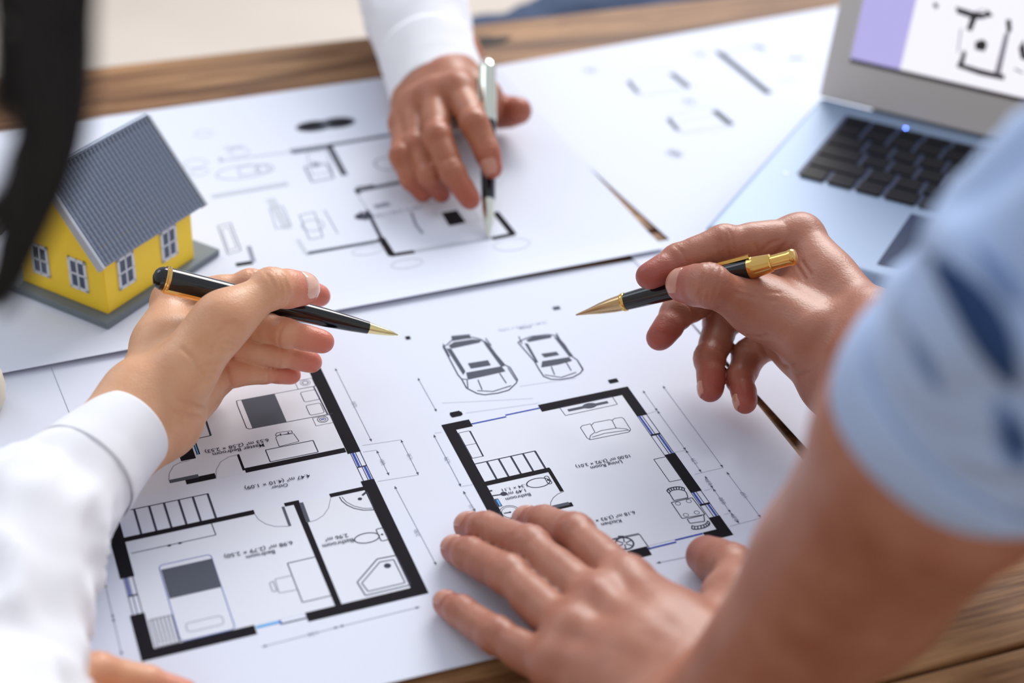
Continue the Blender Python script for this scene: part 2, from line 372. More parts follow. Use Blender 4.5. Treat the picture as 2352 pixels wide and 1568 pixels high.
S.seg(G(xw0 + 1.2, yw0), G(xw0 + 1.2, ym), .0012, BL); S.seg(G(xw1 - 1.2, yw1), G(xw1 - 1.2, ym), .0012, BL); S.seg(G(xw0, ym), G(xw1, ym), .0009, LN)
R(XR - 7, LY(1380, 595), XR, YB); R(LX(1062, 1248), YB, XR, YB + wl); R(XL, YB, LX(828, 1345), YB + wl)
R(XL, YB, XL + 6.6, LY(245, 1250)); R(XL, LY(165, 1080), XL + 6.6, LY(103, 760))
for x in (XL + 1.5, XL + 3.5, XL + 5.8): S.line([G(x, LY(165, 1080)), G(x, LY(245, 1250))], .0004)
ym = LY(200, 1165); S.seg(G(XL + 1.5, ym), G(XL + 5.8, ym), .001, IK)
S.seg(G(XL + 2.5, ym), G(XL + 2.5, LY(165, 1080)), .0009, BL)
y2 = YB + 4.4
S.line([G(LX(828, 1330), y2), G(LX(945, 1300), y2)], .0016, SK); S.line([G(LX(945, 1300), y2 - 1.6), G(LX(1065, 1250), y2 - 1.6)], .0008, LN); S.seg(G(LX(945, 1300), y2 + 1), G(LX(945, 1300), y2 - 2), .0009, BL)
# stairs
yt, yb = LY(155, 755), LY(195, 875)
S.line([G(LX(155, 755), yt), G(LX(592, 670), yt)], .0006)
for p in ((232, 748, 262, 857), (305, 732, 335, 840), (378, 718, 408, 825), (448, 702, 482, 808), (520, 688, 550, 795), (590, 670, 625, 780)):
    x = (LX(p[0], p[1]) + LX(p[2], p[3])) / 2; S.seg(G(x, yt), G(x, yb), .0011, LN)
R(XL + 6, yb, LX(812, 748), LY(200, 897))
S.line([L_(605, 808), L_(627, 865), L_(215, 955)], .0005)
for x, y in ((400, 917), (452, 905)): S.ell(L_(x, y), .0010, .0008, fill=True, m=LN)
S.rbox(L_(348, 1015), L_(722, 1322), .002, .0004, BL); S.rect(L_(360, 1035), L_(655, 1118), GR); S.rbox(L_(478, 1297), L_(668, 1298), .0016, .0004, FT)
S.box(L_(302, 1280), L_(452, 1385), .0004)
for k in range(6): S.seg(L_(318 + k * 19, 1276 - k * 4), L_(352 + k * 19, 1398 - k * 4), .0005, LN)
S.box(L_(975, 1003), L_(1190, 1160), .0005); S.line([L_(1000, 1062), L_(915, 1080), L_(935, 1148), L_(1030, 1130)], .0004, FT); S.line([L_(905, 1090), L_(888, 1100), L_(903, 1140), L_(925, 1138)], .0005, FT, True)
R(LX(1003, 711), LY(1003, 707), LX(1031, 700), LY(1216, 1207)); S.rect(L_(958, 711), L_(1036, 712)); S.rect(L_(1000, 704), L_(1036, 716))
S.seg(L_(953, 728), L_(988, 822), .0014, GR); S.seg(L_(1042, 708), L_(1077, 803), .0020, GR)
for pts in (((815, 762), (835, 790), (870, 812), (915, 824), (985, 823)), ((1078, 803), (1115, 793), (1150, 770), (1175, 735), (1186, 685)), ((398, 600), (400, 565), (420, 530), (455, 512), (500, 503)), ((628, 590), (628, 550), (650, 510), (690, 485), (735, 475))):
    S.line([L_(*p) for p in pts], .00035, FT)
S.rect(L_(1178, 666), L_(1362, 645))
S.line([L_(1228, 680), L_(1240, 700), L_(1265, 720), L_(1300, 736), L_(1345, 745), L_(1397, 743), L_(1362, 655)], .0005); S.line([L_(1240, 680), L_(1262, 705), L_(1300, 725), L_(1345, 736), L_(1388, 735)], .0003)
S.ell(L_(1328, 690), .0011, .0011, fill=True, m=LN); S.seg(L_(1340, 673), L_(1358, 657), .0012, LN)
def toilet(P, q, a):
    S.ell(P(*q), .0062, .0036, .0006, LN); S.rbox(P(a[0], a[1]), P(a[2], a[3]), .0008, .0005, LN); S.ell(P((a[0] + a[2]) / 2, (a[1] + a[3]) / 2), .0006, .0006, fill=True, m=IK)
toilet(L_, (1362, 880), (1405, 838, 1467, 888))
S.line([L_(1315, 1095), L_(1412, 982), L_(1503, 965), L_(1575, 1108), L_(1355, 1160)], .0006, close=True); S.line([L_(1337, 1100), L_(1425, 997), L_(1492, 985), L_(1548, 1098), L_(1368, 1140)], .0005, close=True)
S.ell(L_(1462, 1015), .0017, .0017, fill=True, m=LN)
for a, b in (((1208, 55), (1385, 410)), ((1410, 455), (1470, 575)), ((1528, 403), (1613, 573)), ((1497, 628), (1700, 1012)), ((50, 940), (88, 1105)), ((88, 1105), (127, 1270)), ((127, 1270), (170, 1450)), ((850, 1410), (1225, 1312)), ((1225, 1312), (1620, 1215))):
    S.arrow(L_(*a), L_(*b), .0003)
S.line([L_(1345, 462), L_(1410, 452)], .0002, FT); S.line([L_(1415, 605), L_(1613, 573)], .0002, FT); S.line([L_(1340, 430), L_(1530, 402)], .0002, FT)
S.line([S.P(118, 845), S.P(160, 950)], .0003, FT)
for k, (x, y, r) in enumerate(((1437, 510, '0.81'), (1570, 485, '1.10'), (1605, 855, '2.50'), (1100, 1345, '1.54'), (1300, 230, '2.53'))): S.text(r, L_(x, y), L_(x + 4, y), 90 if k != 3 else 180, FAINT, size=.0028)
T = S.text
T('Master Bedroom', L_(862, 430), L_(612, 474)); T('6.53 m² (2.58 × 2.53)', L_(882, 402), L_(575, 465))
T('Other', L_(978, 622), L_(897, 637)); T('4.47 m² (4.10 × 1.09)', L_(1083, 575), L_(768, 642))
T('Bedroom', L_(915, 948), L_(775, 974)); T('6.98 m² (2.79 × 2.50)', L_(1000, 905), L_(668, 970))
T('Bathroom', L_(1298, 893), L_(1146, 918)); T('2.96 m²', L_(1270, 868), L_(1158, 890))
# ---- right plan
S.setaff([(ox - wl / 1000, oy + wl / 1000), (ox + (98 + wl) / 1000, oy + wl / 1000), (ox + (98 + wl) / 1000, oy - .1208)], [M_(140, 722), M_(1258, 490), M_(1893, 1380)])
R(0, 0, 98, -114.5, RT)
R(MX(722, 605), 0, 98 + wl, wl); R(-wl, 0, MX(315, 705), wl); R(-wl, MY(520, 1300), 0, wl)
R(98, MY(1325, 668), 98 + wl, wl); R(98, MY(1697, 1115), 98 + wl, MY(1500, 897)); R(98, -120.8, 98 + wl, MY(1760, 1275))
R(MX(1718, 1380), -120.8, 98 + wl, -114.5); R(MX(1270, 1500), -120.8, MX(1395, 1485), -114.5)
for y0, y1 in ((MY(1325, 668), MY(1500, 897)), (MY(1697, 1115), MY(1760, 1275))):
    ym = (y0 + y1) / 2
    for x in (98.2, 101, 103.8): S.line([G(x, y0), G(x, y1)], .0004)
    S.seg(G(99.4, y0), G(99.4, ym), .0011, BL); S.seg(G(102.6, ym), G(102.6, y1), .0011, BL); S.seg(G(98.2, ym), G(103.8, ym), .0012, IK)
xs0, xs1 = MX(315, 705), MX(722, 605); xm = (xs0 + xs1) / 2
S.seg(G(xs0, 2.2), G(xm, 2.2), .0009, BL); S.seg(G(xm, 3.6), G(xs1, 3.6), .0009, BL)
xs0, xs1 = MX(1395, 1485), MX(1718, 1385); xm = (xs0 + xs1) / 2
S.seg(G(xs0, -116.4), G(xm, -116.4), .0010, BL); S.seg(G(xm, -115.0), G(xs1, -115.0), .0010, BL)
S.box(M_(243, 770), M_(392, 908), .0004); S.seg(M_(312, 757), M_(392, 910), .0008, LN); S.line([M_(285, 845), M_(350, 832)], .0003)
yt, yb = MY(345, 955), MY(400, 1062)
S.line([G(0, yt), G(MX(706, 878), yt)], .0007)
for p in ((415, 942, 470, 1045), (487, 925, 540, 1030), (560, 910, 615, 1015), (632, 893, 690, 1000), (705, 877, 763, 985)):
    x = (MX(p[0], p[1]) + MX(p[2], p[3])) / 2; S.seg(G(x, yt), G(x, yb), .0011, LN)
R(0, yb, MX(790, 980), MY(412, 1087)); S.rect(M_(772, 988), M_(876, 1118)); S.rect(M_(797, 1213), M_(935, 1208)); S.rect(M_(797, 1207), M_(912, 1200), GR)
R(0, MY(515, 1290), MX(600, 1280), MY(520, 1300))
toilet(M_, (722, 1068), (756, 1032, 806, 1072))
S.ell(M_(515, 1135), .0018, .0016, fill=True, m=LN); S.seg(M_(443, 1147), M_(510, 1137), .0009, LN); S.seg(M_(430, 1118), M_(446, 1115), .0012, LN)
S.quad([M_(450, 1168), M_(480, 1162), M_(508, 1208), M_(478, 1215)], LN); S.quad([M_(468, 1170), M_(480, 1167), M_(500, 1205), M_(490, 1208)], SK)
S.ell(M_(553, 1245), .0052, .0052, .0004); S.ell(M_(553, 1245), .0042, .0042, .0003); S.seg(M_(515, 1252), M_(550, 1246), .0008, LN); S.ell(M_(553, 1245), .0006, .0006, fill=True, m=IK)
S.line([M_(877, 1120), M_(840, 1135), M_(812, 1158), M_(797, 1185), M_(795, 1213)], .0003, LN)
S.line([M_(850, 618), M_(1165, 550), M_(1197, 598), M_(885, 665)], .0004, close=True)
S.seg(M_(900, 635), M_(1140, 584), .0022, GR); S.ell(M_(1030, 606), .0042, .0024, fill=True, m=GR)
# sofa
S.line([M_(975, 738), M_(985, 726), M_(1035, 715), M_(1062, 765), M_(1035, 785), M_(1030, 808), M_(1015, 800)], .0004, close=True)
S.line([M_(1043, 722), M_(1055, 708), M_(1150, 690), M_(1165, 694), M_(1190, 743)], .0004); S.line([M_(1065, 770), M_(1100, 755), M_(1190, 740), M_(1250, 745), M_(1272, 757)], .0004)
S.line([M_(1165, 694), M_(1180, 682), M_(1222, 676), M_(1235, 684), M_(1277, 750), M_(1265, 764), M_(1030, 811)], .0004); S.line([M_(1045, 795), M_(1120, 772), M_(1262, 752)], .0004)
S.line([M_(1415, 928), M_(1487, 912), M_(1583, 1048), M_(1510, 1063)], .0004, close=True)
# dining table + chairs
S.line([M_(1520, 1187), M_(1645, 1158), M_(1722, 1258), M_(1585, 1283)], .0005, close=True)
for p in ((1560, 1193), (1625, 1178), (1608, 1262), (1673, 1247)): S.ell(M_(*p), .0013, .0013, .0003, LN)
def chair(pts, arc_o, arc_i):
    S.line([M_(*p) for p in pts], .0005); S.line([M_(*p) for p in arc_o], .0007); S.line([M_(*p) for p in arc_i], .0005)
    for a, b in zip(arc_o, arc_i): S.line([M_(*a), M_(*b)], .0006)
chair([(1508, 1130), (1535, 1175), (1620, 1158), (1612, 1130), (1597, 1112)], [(1494, 1118), (1500, 1106), (1515, 1100), (1532, 1096), (1550, 1093), (1568, 1093), (1585, 1095), (1599, 1102)], [(1508, 1132), (1515, 1120), (1525, 1115), (1538, 1112), (1552, 1110), (1566, 1109), (1582, 1112), (1597, 1117)])
chair([(1615, 1285), (1632, 1312), (1720, 1300), (1715, 1262)], [(1643, 1345), (1660, 1348), (1680, 1347), (1700, 1343), (1720, 1338), (1735, 1330), (1748, 1322), (1750, 1308)], [(1645, 1325), (1660, 1330), (1678, 1329), (1698, 1325), (1713, 1321), (1725, 1315), (1733, 1309), (1738, 1297)])
S.line([M_(1620, 1285), M_(1705, 1265)], .0004)
S.line([M_(1160, 1412), M_(1330, 1378), M_(1393, 1468)], .0005); S.line([M_(1165, 1405), M_(1325, 1372)], .0004); S.line([M_(1200, 1390), M_(1235, 1390)], .0009)
S.ell(M_(1240, 1432), .0044, .0044, .0009, LN)
for k in range(6):
    t = math.radians(60 * k + 15); q = M_(1240, 1432); S.line([(q[0] + .0008 * math.cos(t), q[1] + .0008 * math.sin(t)), (q[0] + .004 * math.cos(t), q[1] + .004 * math.sin(t))], .0006)
R(MX(190, 652), MY(192, 655), MX(262, 645), MY(262, 660)); S.rect(M_(190, 656), M_(262, 656)); S.rect(M_(1140, 455), M_(1203, 462))
S.rect(M_(1140, 452), M_(1206, 462)); S.rect(M_(190, 648), M_(264, 664)); S.rect(M_(805, 15), M_(858, 25), GR)
d0 = S.P(937, 776); S.rect((d0[0] - .0014, d0[1] - .0016), (d0[0] + .0014, d0[1] + .0016))
# cars
def car(pts_body, wins, lines, P=M_):
    S.line([P(*p) for p in pts_body], .0006, LN, True)
    for q in wins: S.quad([P(*p) for p in q], GR)
    for q in lines: S.line([P(*p) for p in q], .0005, LN)
car([(150, 250), (175, 240), (200, 215), (330, 195), (380, 208), (432, 255), (520, 360), (552, 375), (598, 450), (590, 470), (545, 512), (480, 530), (400, 540), (355, 532), (292, 500), (262, 445), (240, 420)],
    [[(200, 188), (310, 178), (320, 200), (205, 212)], [(185, 245), (215, 225), (330, 208), (380, 212), (372, 225), (200, 262)], [(172, 262), (200, 265), (285, 400), (272, 420)], [(400, 215), (425, 235), (520, 365), (500, 372), (400, 235)],
     [(300, 352), (420, 333), (437, 362), (318, 382)], [(290, 408), (500, 370), (525, 398), (430, 420), (300, 448)]],
    [[(262, 445), (295, 448), (300, 500)], [(540, 378), (590, 455)], [(360, 450), (385, 510)], [(490, 410), (530, 470)], [(150, 235), (190, 310)], [(405, 200), (440, 245)], [(355, 515), (450, 520), (560, 485)]])
car([(600, 225), (640, 205), (680, 190), (780, 178), (830, 185), (880, 240), (925, 310), (955, 330), (990, 385), (975, 410), (930, 435), (860, 448), (800, 447), (755, 430), (725, 385), (700, 340)],
    [[(650, 212), (690, 192), (800, 183), (800, 196), (665, 222)], [(640, 230), (660, 235), (722, 345), (708, 345)], [(815, 190), (845, 205), (930, 305), (910, 312)], [(740, 295), (830, 282), (848, 300), (760, 315)], [(745, 340), (905, 315), (925, 335), (840, 358), (740, 375)]],
    [[(605, 190), (625, 235)], [(830, 170), (850, 205)], [(800, 370), (820, 420)], [(890, 345), (920, 395)], [(760, 420), (860, 436), (950, 405)], [(960, 340), (992, 395)]])
for a, b in (((95, 780), (258, 1090)), ((272, 1118), (345, 1240)), ((1350, 515), (1437, 637)), ((1437, 637), (1607, 873)), ((1607, 873), (1700, 1005)), ((1470, 487), (1830, 977)), ((1722, 1028), (1770, 1103)), ((1770, 1103), (1877, 1248)), ((1877, 1248), (1927, 1313)), ((1852, 1003), (2057, 1278)), ((0, 440), (112, 640))):
    S.arrow(M_(*a), M_(*b), .00028)
for a, b in (((145, 590), (690, 562)), ((285, 650), (730, 590)), ((1515, 890), (1610, 872)), ((1660, 1018), (1833, 977)), ((1715, 1115), (1775, 1102)), ((1835, 1260), (1880, 1248)), ((1870, 1330), (2057, 1280)), ((1375, 655), (1440, 635)), ((610, 490), (950, 440)), ((100, 770), (145, 765)), ((262, 1090), (330, 1078))):
    S.line([M_(*a), M_(*b)], .00018, FT)
S.arrow(M_(1430, 1550), M_(1640, 1508), .0003)
for k, (x, y, t) in enumerate(((1658, 940, '1.79'), (1743, 1065, '0.39'), (1825, 1177, '0.80'), (1900, 1280, '0.39'), (1955, 1142, '1.57'), (177, 932, '1.79'), (322, 1218, '1.11'))): S.text(t, M_(x, y), M_(x + 3, y), 90, FAINT, size=.0030)
T('Living Room', M_(1224, 942), M_(1037, 980)); T('10.00 m² (3.92 × 3.01)', M_(1272, 905), M_(952, 974))
T('Bathroom', M_(676, 1138), M_(527, 1168)); T('1.49 m²', M_(648, 1112), M_(535, 1136)); T('1.34 × 1.11', M_(655, 1083), M_(505, 1114))
T('Kitchen', M_(1221, 1298), M_(1100, 1318)); T('6.18 m² (3.93 × 1.57)', M_(1301, 1247), M_(975, 1315))
T('Garage', M_(680, 130), M_(610, 145), 180, FAINT); T('15.40 m² (3.92 × 3.93)', M_(770, 100), M_(490, 155), 180, PALE)
S.done()

# ================================================================== hands: smooth distance-field bodies
def chain(P, px, py, L, sgn):
    """point on the view ray of a photograph pixel at bone length L from P; sgn +1 the farther, -1 the nearer one"""
    d = nrm(ray(px, py)); o = CAM; b = float(np.dot(P - o, d)); k = float(np.dot(P - o, P - o)) - b * b
    disc = L * L - k
    if disc < 0: return o + d * b
    return o + d * (b + sgn * math.sqrt(disc))

class SDF:
    """prims: dicts with group; evaluated as smooth union"""
    def __init__(s): s.palm = []; s.fing = []; s.ridge = []; s.crease = []; s.scratch = []
    @staticmethod
    def cap(Q, a, b, ra, rb):
        ab = (b - a).astype(np.float32); l2 = float(np.dot(ab, ab)) + 1e-12
        t = np.clip(((Q - a.astype(np.float32)) @ ab) / l2, 0, 1)
        d = Q - a.astype(np.float32) - t[:, None] * ab
        return np.sqrt(np.einsum('ij,ij->i', d, d)) - (ra + (rb - ra) * t)
    @staticmethod
    def smin(a, b, k):
        h = np.clip(k - np.abs(a - b), 0, None) / k
        return np.minimum(a, b) - h * h * k * 0.25
    def ev(s, Q):
        Q = Q.astype(np.float32)
        d = None
        for (a, b, ra, rb, k) in s.palm:
            c = s.cap(Q, a, b, ra, rb); d = c if d is None else s.smin(d, c, k)
        out = d
        for F in s.fing:
            e = None
            for i, (a, b, ra, rb, k) in enumerate(F['caps']):
                c = s.cap(Q, a, b, ra, rb); e = c if e is None else s.smin(e, c, k)
            if F.get('blend'):
                pr = s.cap(Q, *F['caps'][0][:4]); e = np.minimum(e, s.smin(d, pr, F['blend']))
            out = np.minimum(out, e) if F.get('hard', True) else s.smin(out, e, 0.004)
        for (a, b, r, k) in s.ridge:
            c = s.cap(Q, a, b, r, r * 0.8); out = s.smin(out, c, k)
        # creases: (point, axis, normal side, width, depth, reach, count spacing)
        for (p, ax, nn, wd, dp, reach, n, sp) in s.crease:
            v = Q - p.astype(np.float32); t = v @ ax.astype(np.float32); r2 = np.einsum('ij,ij->i', v, v)
            m = r2 < reach * reach
            if not m.any(): continue
            tt = t[m]; side = v[m] @ nn.astype(np.float32)
            g = np.zeros_like(tt)
            for i in range(n):
                o = (i - (n - 1) / 2) * sp; g += np.exp(-((tt - o - 0.0006 * np.sin(side * 500 + i * 2)) / wd) ** 2)
            g *= np.clip(side / (reach * 0.5), 0, 1) * np.clip(1.6 - r2[m] / (reach * reach) * 1.6, 0, 1)
            out[m] += dp * g
        for (a, b, wd, dp) in s.scratch:
            c = (a + b) / 2; v = Q - c.astype(np.float32); R_ = float(np.linalg.norm(b - a)) / 2 + wd * 3; m = np.einsum('ij,ij->i', v, v) < R_ * R_
            if m.any(): out[m] += dp * np.exp(-(np.clip(s.cap(Q[m], a, b, 0, 0), 0, None) / wd) ** 2)
        return out
    def hit(s, px, py):
        d = nrm(ray(px, py)); t = 0.5
        for _ in range(80):
            e = float(s.ev((CAM + d * t)[None])[0]); t += e * .8
            if t > 1.5: return None
        return CAM + d * t
    def lines(s, L, wd=.0009, dp=.0009):
        new = []
        for pts in L:
            H_ = [s.hit(*q) for q in pts]
            for a, b in zip(H_, H_[1:]):
                if a is not None and b is not None and np.linalg.norm(a - b) < .03: new.append((a, b, wd, dp))
        s.scratch += new
    def mesh(s, voxel, pad=0.004, coarse=5):
        pts = []
        for (a, b, ra, rb, k) in s.palm: pts += [a - ra, a + ra, b - rb, b + rb]
        for F in s.fing:
            for (a, b, ra, rb, k) in F['caps']: pts += [a - ra, a + ra, b - rb, b + rb]
        pts = np.array(pts); lo = pts.min(0) - pad - voxel * 2; hi = pts.max(0) + pad
        n = np.ceil((hi - lo) / (voxel * coarse)).astype(int) + 1
        cv = voxel * coarse
        ii = np.stack(np.meshgrid(*[np.arange(k) for k in n], indexing='ij'), -1).reshape(-1, 3)
        cen = lo + (ii + 0.5) * cv
        dc = s.ev(cen)
        near = np.abs(dc) < cv * 0.95 + 0.003
        N = n * coarse
        arr = np.repeat(np.repeat(np.repeat(np.sign(dc).reshape(n) * np.float32(0.004), coarse, 0), coarse, 1), coarse, 2).astype(np.float32)
        blk = ii[near] * coarse
        off = np.stack(np.meshgrid(*[np.arange(coarse)] * 3, indexing='ij'), -1).reshape(-1, 3)
        for c0 in range(0, len(blk), 4000):
            idx = (blk[c0:c0 + 4000, None, :] + off[None]).reshape(-1, 3)
            dv = s.ev(lo + idx * voxel)
            arr[idx[:, 0], idx[:, 1], idx[:, 2]] = np.clip(dv, -0.004, 0.004)
        g = vdb.FloatGrid(); g.background = 0.004
        g.copyFromArray(arr)
        P, T, Qd = g.convertToPolygons(isovalue=0.0, adaptivity=0.0)
        P = lo + np.array(P) * voxel
        # project onto the field
        for _ in range(2):
            e = voxel * 0.5; d0 = s.ev(P)
            gr = np.stack([s.ev(P + np.array(v) * e) - d0 for v in ((1, 0, 0), (0, 1, 0), (0, 0, 1))], -1) / e
            gl = np.maximum((gr ** 2).sum(-1, keepdims=True), 0.25)
            P = P - np.clip(d0[:, None] * gr / gl, -voxel, voxel)
        return P, [tuple(q[::-1]) for q in np.array(T).tolist()], [tuple(q[::-1]) for q in np.array(Qd).tolist()]

def build_hand(H, verbose=True):
    """returns SDF and info"""
    S = SDF(); sc = H['scale']; W = H['wrist']; I = {}
    if not isinstance(W, np.ndarray): W = at(*W)
    names = ('index', 'middle', 'ring', 'pinky')
    mc = [0.092, 0.088, 0.082, 0.076]
    ph = {'index': (.045, .026, .020), 'middle': (.050, .030, .021), 'ring': (.046, .029, .021), 'pinky': (.037, .021, .019)}
    rad = {'index': (.0108, .0098, .0088, .0072), 'middle': (.0108, .0100, .0089, .0073), 'ring': (.0102, .0093, .0084, .0069), 'pinky': (.0092, .0082, .0074, .0061)}
    for k in rad: rad[k] = tuple(x * sc * H.get('fat', 1) for x in rad[k])
    J = {}
    for i, nme in enumerate(names):
        pts = [W]; f = H[nme]; p = W
        Ls = (mc[i],) + ph[nme]
        for j, q in enumerate(f):
            if len(q) == 2 or isinstance(q, np.ndarray): n = np.array(q)
            elif q[2] == 'z': n = at(q[0], q[1], q[3])
            elif q[2] == 'd': n = atd(q[0], q[1], q[3])
            else: n = chain(p, q[0], q[1], Ls[j] * sc * (q[3] if len(q) > 3 else 1), q[2])
            pts.append(n); p = n
        J[nme] = pts
        if verbose: print(H['name'], nme, 'len', ['%.1f' % (np.linalg.norm(pts[j + 1] - pts[j]) * 1000) for j in range(4)], 'nom', ['%.1f' % (l * sc * 1000) for l in Ls], 'z', ['%.0f' % (q[2] * 1000) for q in pts[1:]], 'dep', ['%.0f' % (np.dot(q - CAM, RW[:, 2]) * 1000) for q in pts[1:]])
    p = W; T = []
    for j, (q, L) in enumerate(zip(H['thumb'], (.028, .044, .034, .024))):
        if q[2] == 'z': n = at(q[0], q[1], q[3])
        elif q[2] == 'd': n = atd(q[0], q[1], q[3])
        else: n = chain(p, q[0], q[1], L * sc * (q[3] if len(q) > 3 else 1), q[2])
        T.append(n); p = n
    J['thumb'] = [W] + T
    if verbose: print(H['name'], 'thumb', ['%.1f' % (np.linalg.norm(J['thumb'][j + 1] - J['thumb'][j]) * 1000) for j in range(4)], 'z', ['%.0f' % (q[2] * 1000) for q in T], 'dep', ['%.0f' % (np.dot(q - CAM, RW[:, 2]) * 1000) for q in T], 'wrist', W, np.dot(W - CAM, RW[:, 2]))
    lat = nrm(J['pinky'][1] - J['index'][1]); fw = nrm(J['middle'][1] - W)
    sg = 1 if H['side'] == 'R' else -1
    palmn = nrm(np.cross(fw, lat)) * sg
    if verbose: print(H['name'], 'palm normal', np.round(palmn, 2), 'knuckle width', np.linalg.norm(J['pinky'][1] - J['index'][1]))
    # palm
    wr = H.get('wr', (.021, .017)); up = nrm(lat - fw * np.dot(lat, fw))
    wl = H.get('wrist_lat', up); wh = wr[0] * sc
    w1, w2 = W - wl * wh * .62, W + wl * wh * .62
    pr = 0.0125 * sc * H.get('pr', 1)
    k = .012
    S.palm.append((w1, w2, wr[1] * sc * .98, wr[1] * sc * .98, k))
    for i, nme in enumerate(names):
        st = w1 + (w2 - w1) * (i / 3.0)
        m = J[nme][1]
        S.palm.append((st * .8 + m * .2, m - palmn * 0.000, wr[1] * sc * .82, rad[nme][0] * 1.12, k))
        if i: S.palm.append((prev, m, pr * .88, pr * .82, .006)); S.palm.append((prev * .6 + W * .4, m * .6 + W * .4, pr * 1.05, pr * 1.0, k))
        prev = m
    # fleshy masses on the palm side
    S.palm.append((W + palmn * .006 + fw * .012 + up * .016 * sc, J['pinky'][1] * .75 + W * .25 + palmn * .008, .0135 * sc * H.get('hyp', 1), .011 * sc * H.get('hyp', 1), k))
    cm, mp, ip, tp = T
    S.palm.append((cm * .7 + W * .3, mp, .0150 * sc, .0122 * sc, k))
    S.palm.append((cm + palmn * .006, mp * .8 + J['index'][1] * .2 + palmn * .002, .0150 * sc, .0100 * sc, k))
    web = H.get('web', 1.0)
    ws = RW[:, 2] * H.get('webback', 0)
    if web: S.palm.append((mp * .6 + cm * .4 + ws, J['index'][1] * .68 + W * .32 + ws * .5, .0090 * sc * web, .0100 * sc * web, k))
    if web: S.palm.append((cm + ws * .5, J['index'][1] * .55 + W * .45, .011 * sc, .011 * sc, k))
    # forearm
    arm = H['arm']; a0 = W
    prevw = (w1, w2); pw = wl
    for (A, wd, th) in arm:
        ax = nrm(A - a0); pw2 = nrm(pw - ax * np.dot(pw, ax)); q1, q2 = A - pw2 * (wd - th), A + pw2 * (wd - th)
        S.palm.append((prevw[0], q1, wr[1] * sc if a0 is W else pth, th, .014)); S.palm.append((prevw[1], q2, wr[1] * sc if a0 is W else pth, th, .014))
        S.palm.append(((prevw[0] + prevw[1]) / 2, A, wr[1] * sc if a0 is W else pth, th * 1.05, .014))
        prevw = (q1, q2); a0 = A; pth = th; pw = pw2
    # fingers
    info = {}
    for nme in names:
        _, m, a, b, c = J[nme]; r = rad[nme]
        caps = [(m, a, r[0], r[1] * .96, .004), (a, b, r[1] * .98, r[2] * .97, .003), (b, c, r[2] * .98, r[3], .003)]
        caps += [(a, a + (b - a) * .02, r[1] * 1.045, r[1] * 1.04, .004), (b, b + (c - b) * .02, r[2] * 1.02, r[2] * 1.02, .003)]
        dirs = [nrm(a - m), nrm(b - a), nrm(c - b)]
        pn = []
        for dd in dirs:
            q = nrm(np.cross(dd, lat)) * sg; pn.append(q)
        # finger pads on palm side
        caps.append(((a * .62 + m * .38) + pn[0] * .0016, (a * .38 + m * .62) + pn[0] * .0016, r[0] * .93, r[0] * .95, .004))
        caps.append(((a + b) / 2 + pn[1] * .0014 + (b - a) * .12, (a + b) / 2 + pn[1] * .0014 - (b - a) * .12, r[1] * .9, r[1] * .9, .004))
        caps.append((b * .45 + c * .55 + pn[2] * .0014, b * .15 + c * .85 + pn[2] * .0012, r[3] * 1.02, r[3] * .92, .003))
        S.fing.append(dict(caps=caps, blend=H.get('blend', .010)))
        ck = H.get('crease', 1.0)
        for pt, d1, d2, nn, rr in ((a, dirs[0], dirs[1], pn[0], r[1]), (b, dirs[1], dirs[2], pn[1], r[2])):
            ax = nrm(d1 + d2); q = nrm(nn - ax * np.dot(nn, ax))
            S.crease.append((pt, ax, q, .0008, .0006 * ck, rr * 1.7, 1 if rr == r[2] else 2, .0022))
            S.crease.append((pt, ax, -q, .0007, .00055 * ck, rr * 1.6, 3, .0021))
        nn_ = H['nailn'] if nme in H.get('turn', ()) else -pn[2]
        info[nme] = (b, c, dirs[2], nrm(nn_ - dirs[2] * np.dot(nn_, dirs[2])), r[2], r[3])
    fat = H.get('tfat', 1)
    caps = [(mp, ip, .0118 * sc * fat, .0106 * sc * fat, .004), (ip, tp, .0108 * sc * fat, .0086 * sc * fat, .003), (ip, ip + (tp - ip) * .05, .0112 * sc * fat, .0112 * sc * fat, .004)]
    tn = H['tnail']; dt = nrm(tp - ip); tn = nrm(tn - dt * np.dot(tn, dt))
    caps.append((ip * .5 + tp * .5 - tn * .0022, tp - tn * .0018, .0098 * sc * fat, .0080 * sc * fat, .004))
    sd = nrm(np.cross(dt, tn))
    for s_ in (-1, 1): caps.append((ip * .45 + tp * .55 + sd * s_ * .0022, ip * .1 + tp * .9 + sd * s_ * .0018, .0086 * sc * fat, .0070 * sc * fat, .003))
    S.fing.append(dict(caps=caps, blend=.014))
    ax = nrm(nrm(ip - mp) + dt)
    S.crease.append((ip, ax, nrm(tn - ax * np.dot(tn, ax)), .0008, .0007 * H.get('crease', 1), .016 * sc, 4, .0024))
    S.crease.append((ip, ax, -nrm(tn - ax * np.dot(tn, ax)), .0008, .0006, .014 * sc, 1, .002))
    info['thumb'] = (ip, tp, dt, tn, .0108 * sc * fat, .0086 * sc * fat)
    # tendons on the back
    for nme, hgt in zip(names, H.get('tendon', (0, 0, 0, 0))):
        if hgt: S.ridge.append((J[nme][1] * .35 + W * .65 - palmn * (pr * .9 + hgt * .4), J[nme][1] - palmn * (rad[nme][0] * .72 + hgt * .3), .0040 + hgt, .006))
    H['J'] = J; H['info'] = info; H['palmn'] = palmn; H['fw'] = fw; H['lat'] = lat; H['S'] = S
    return S

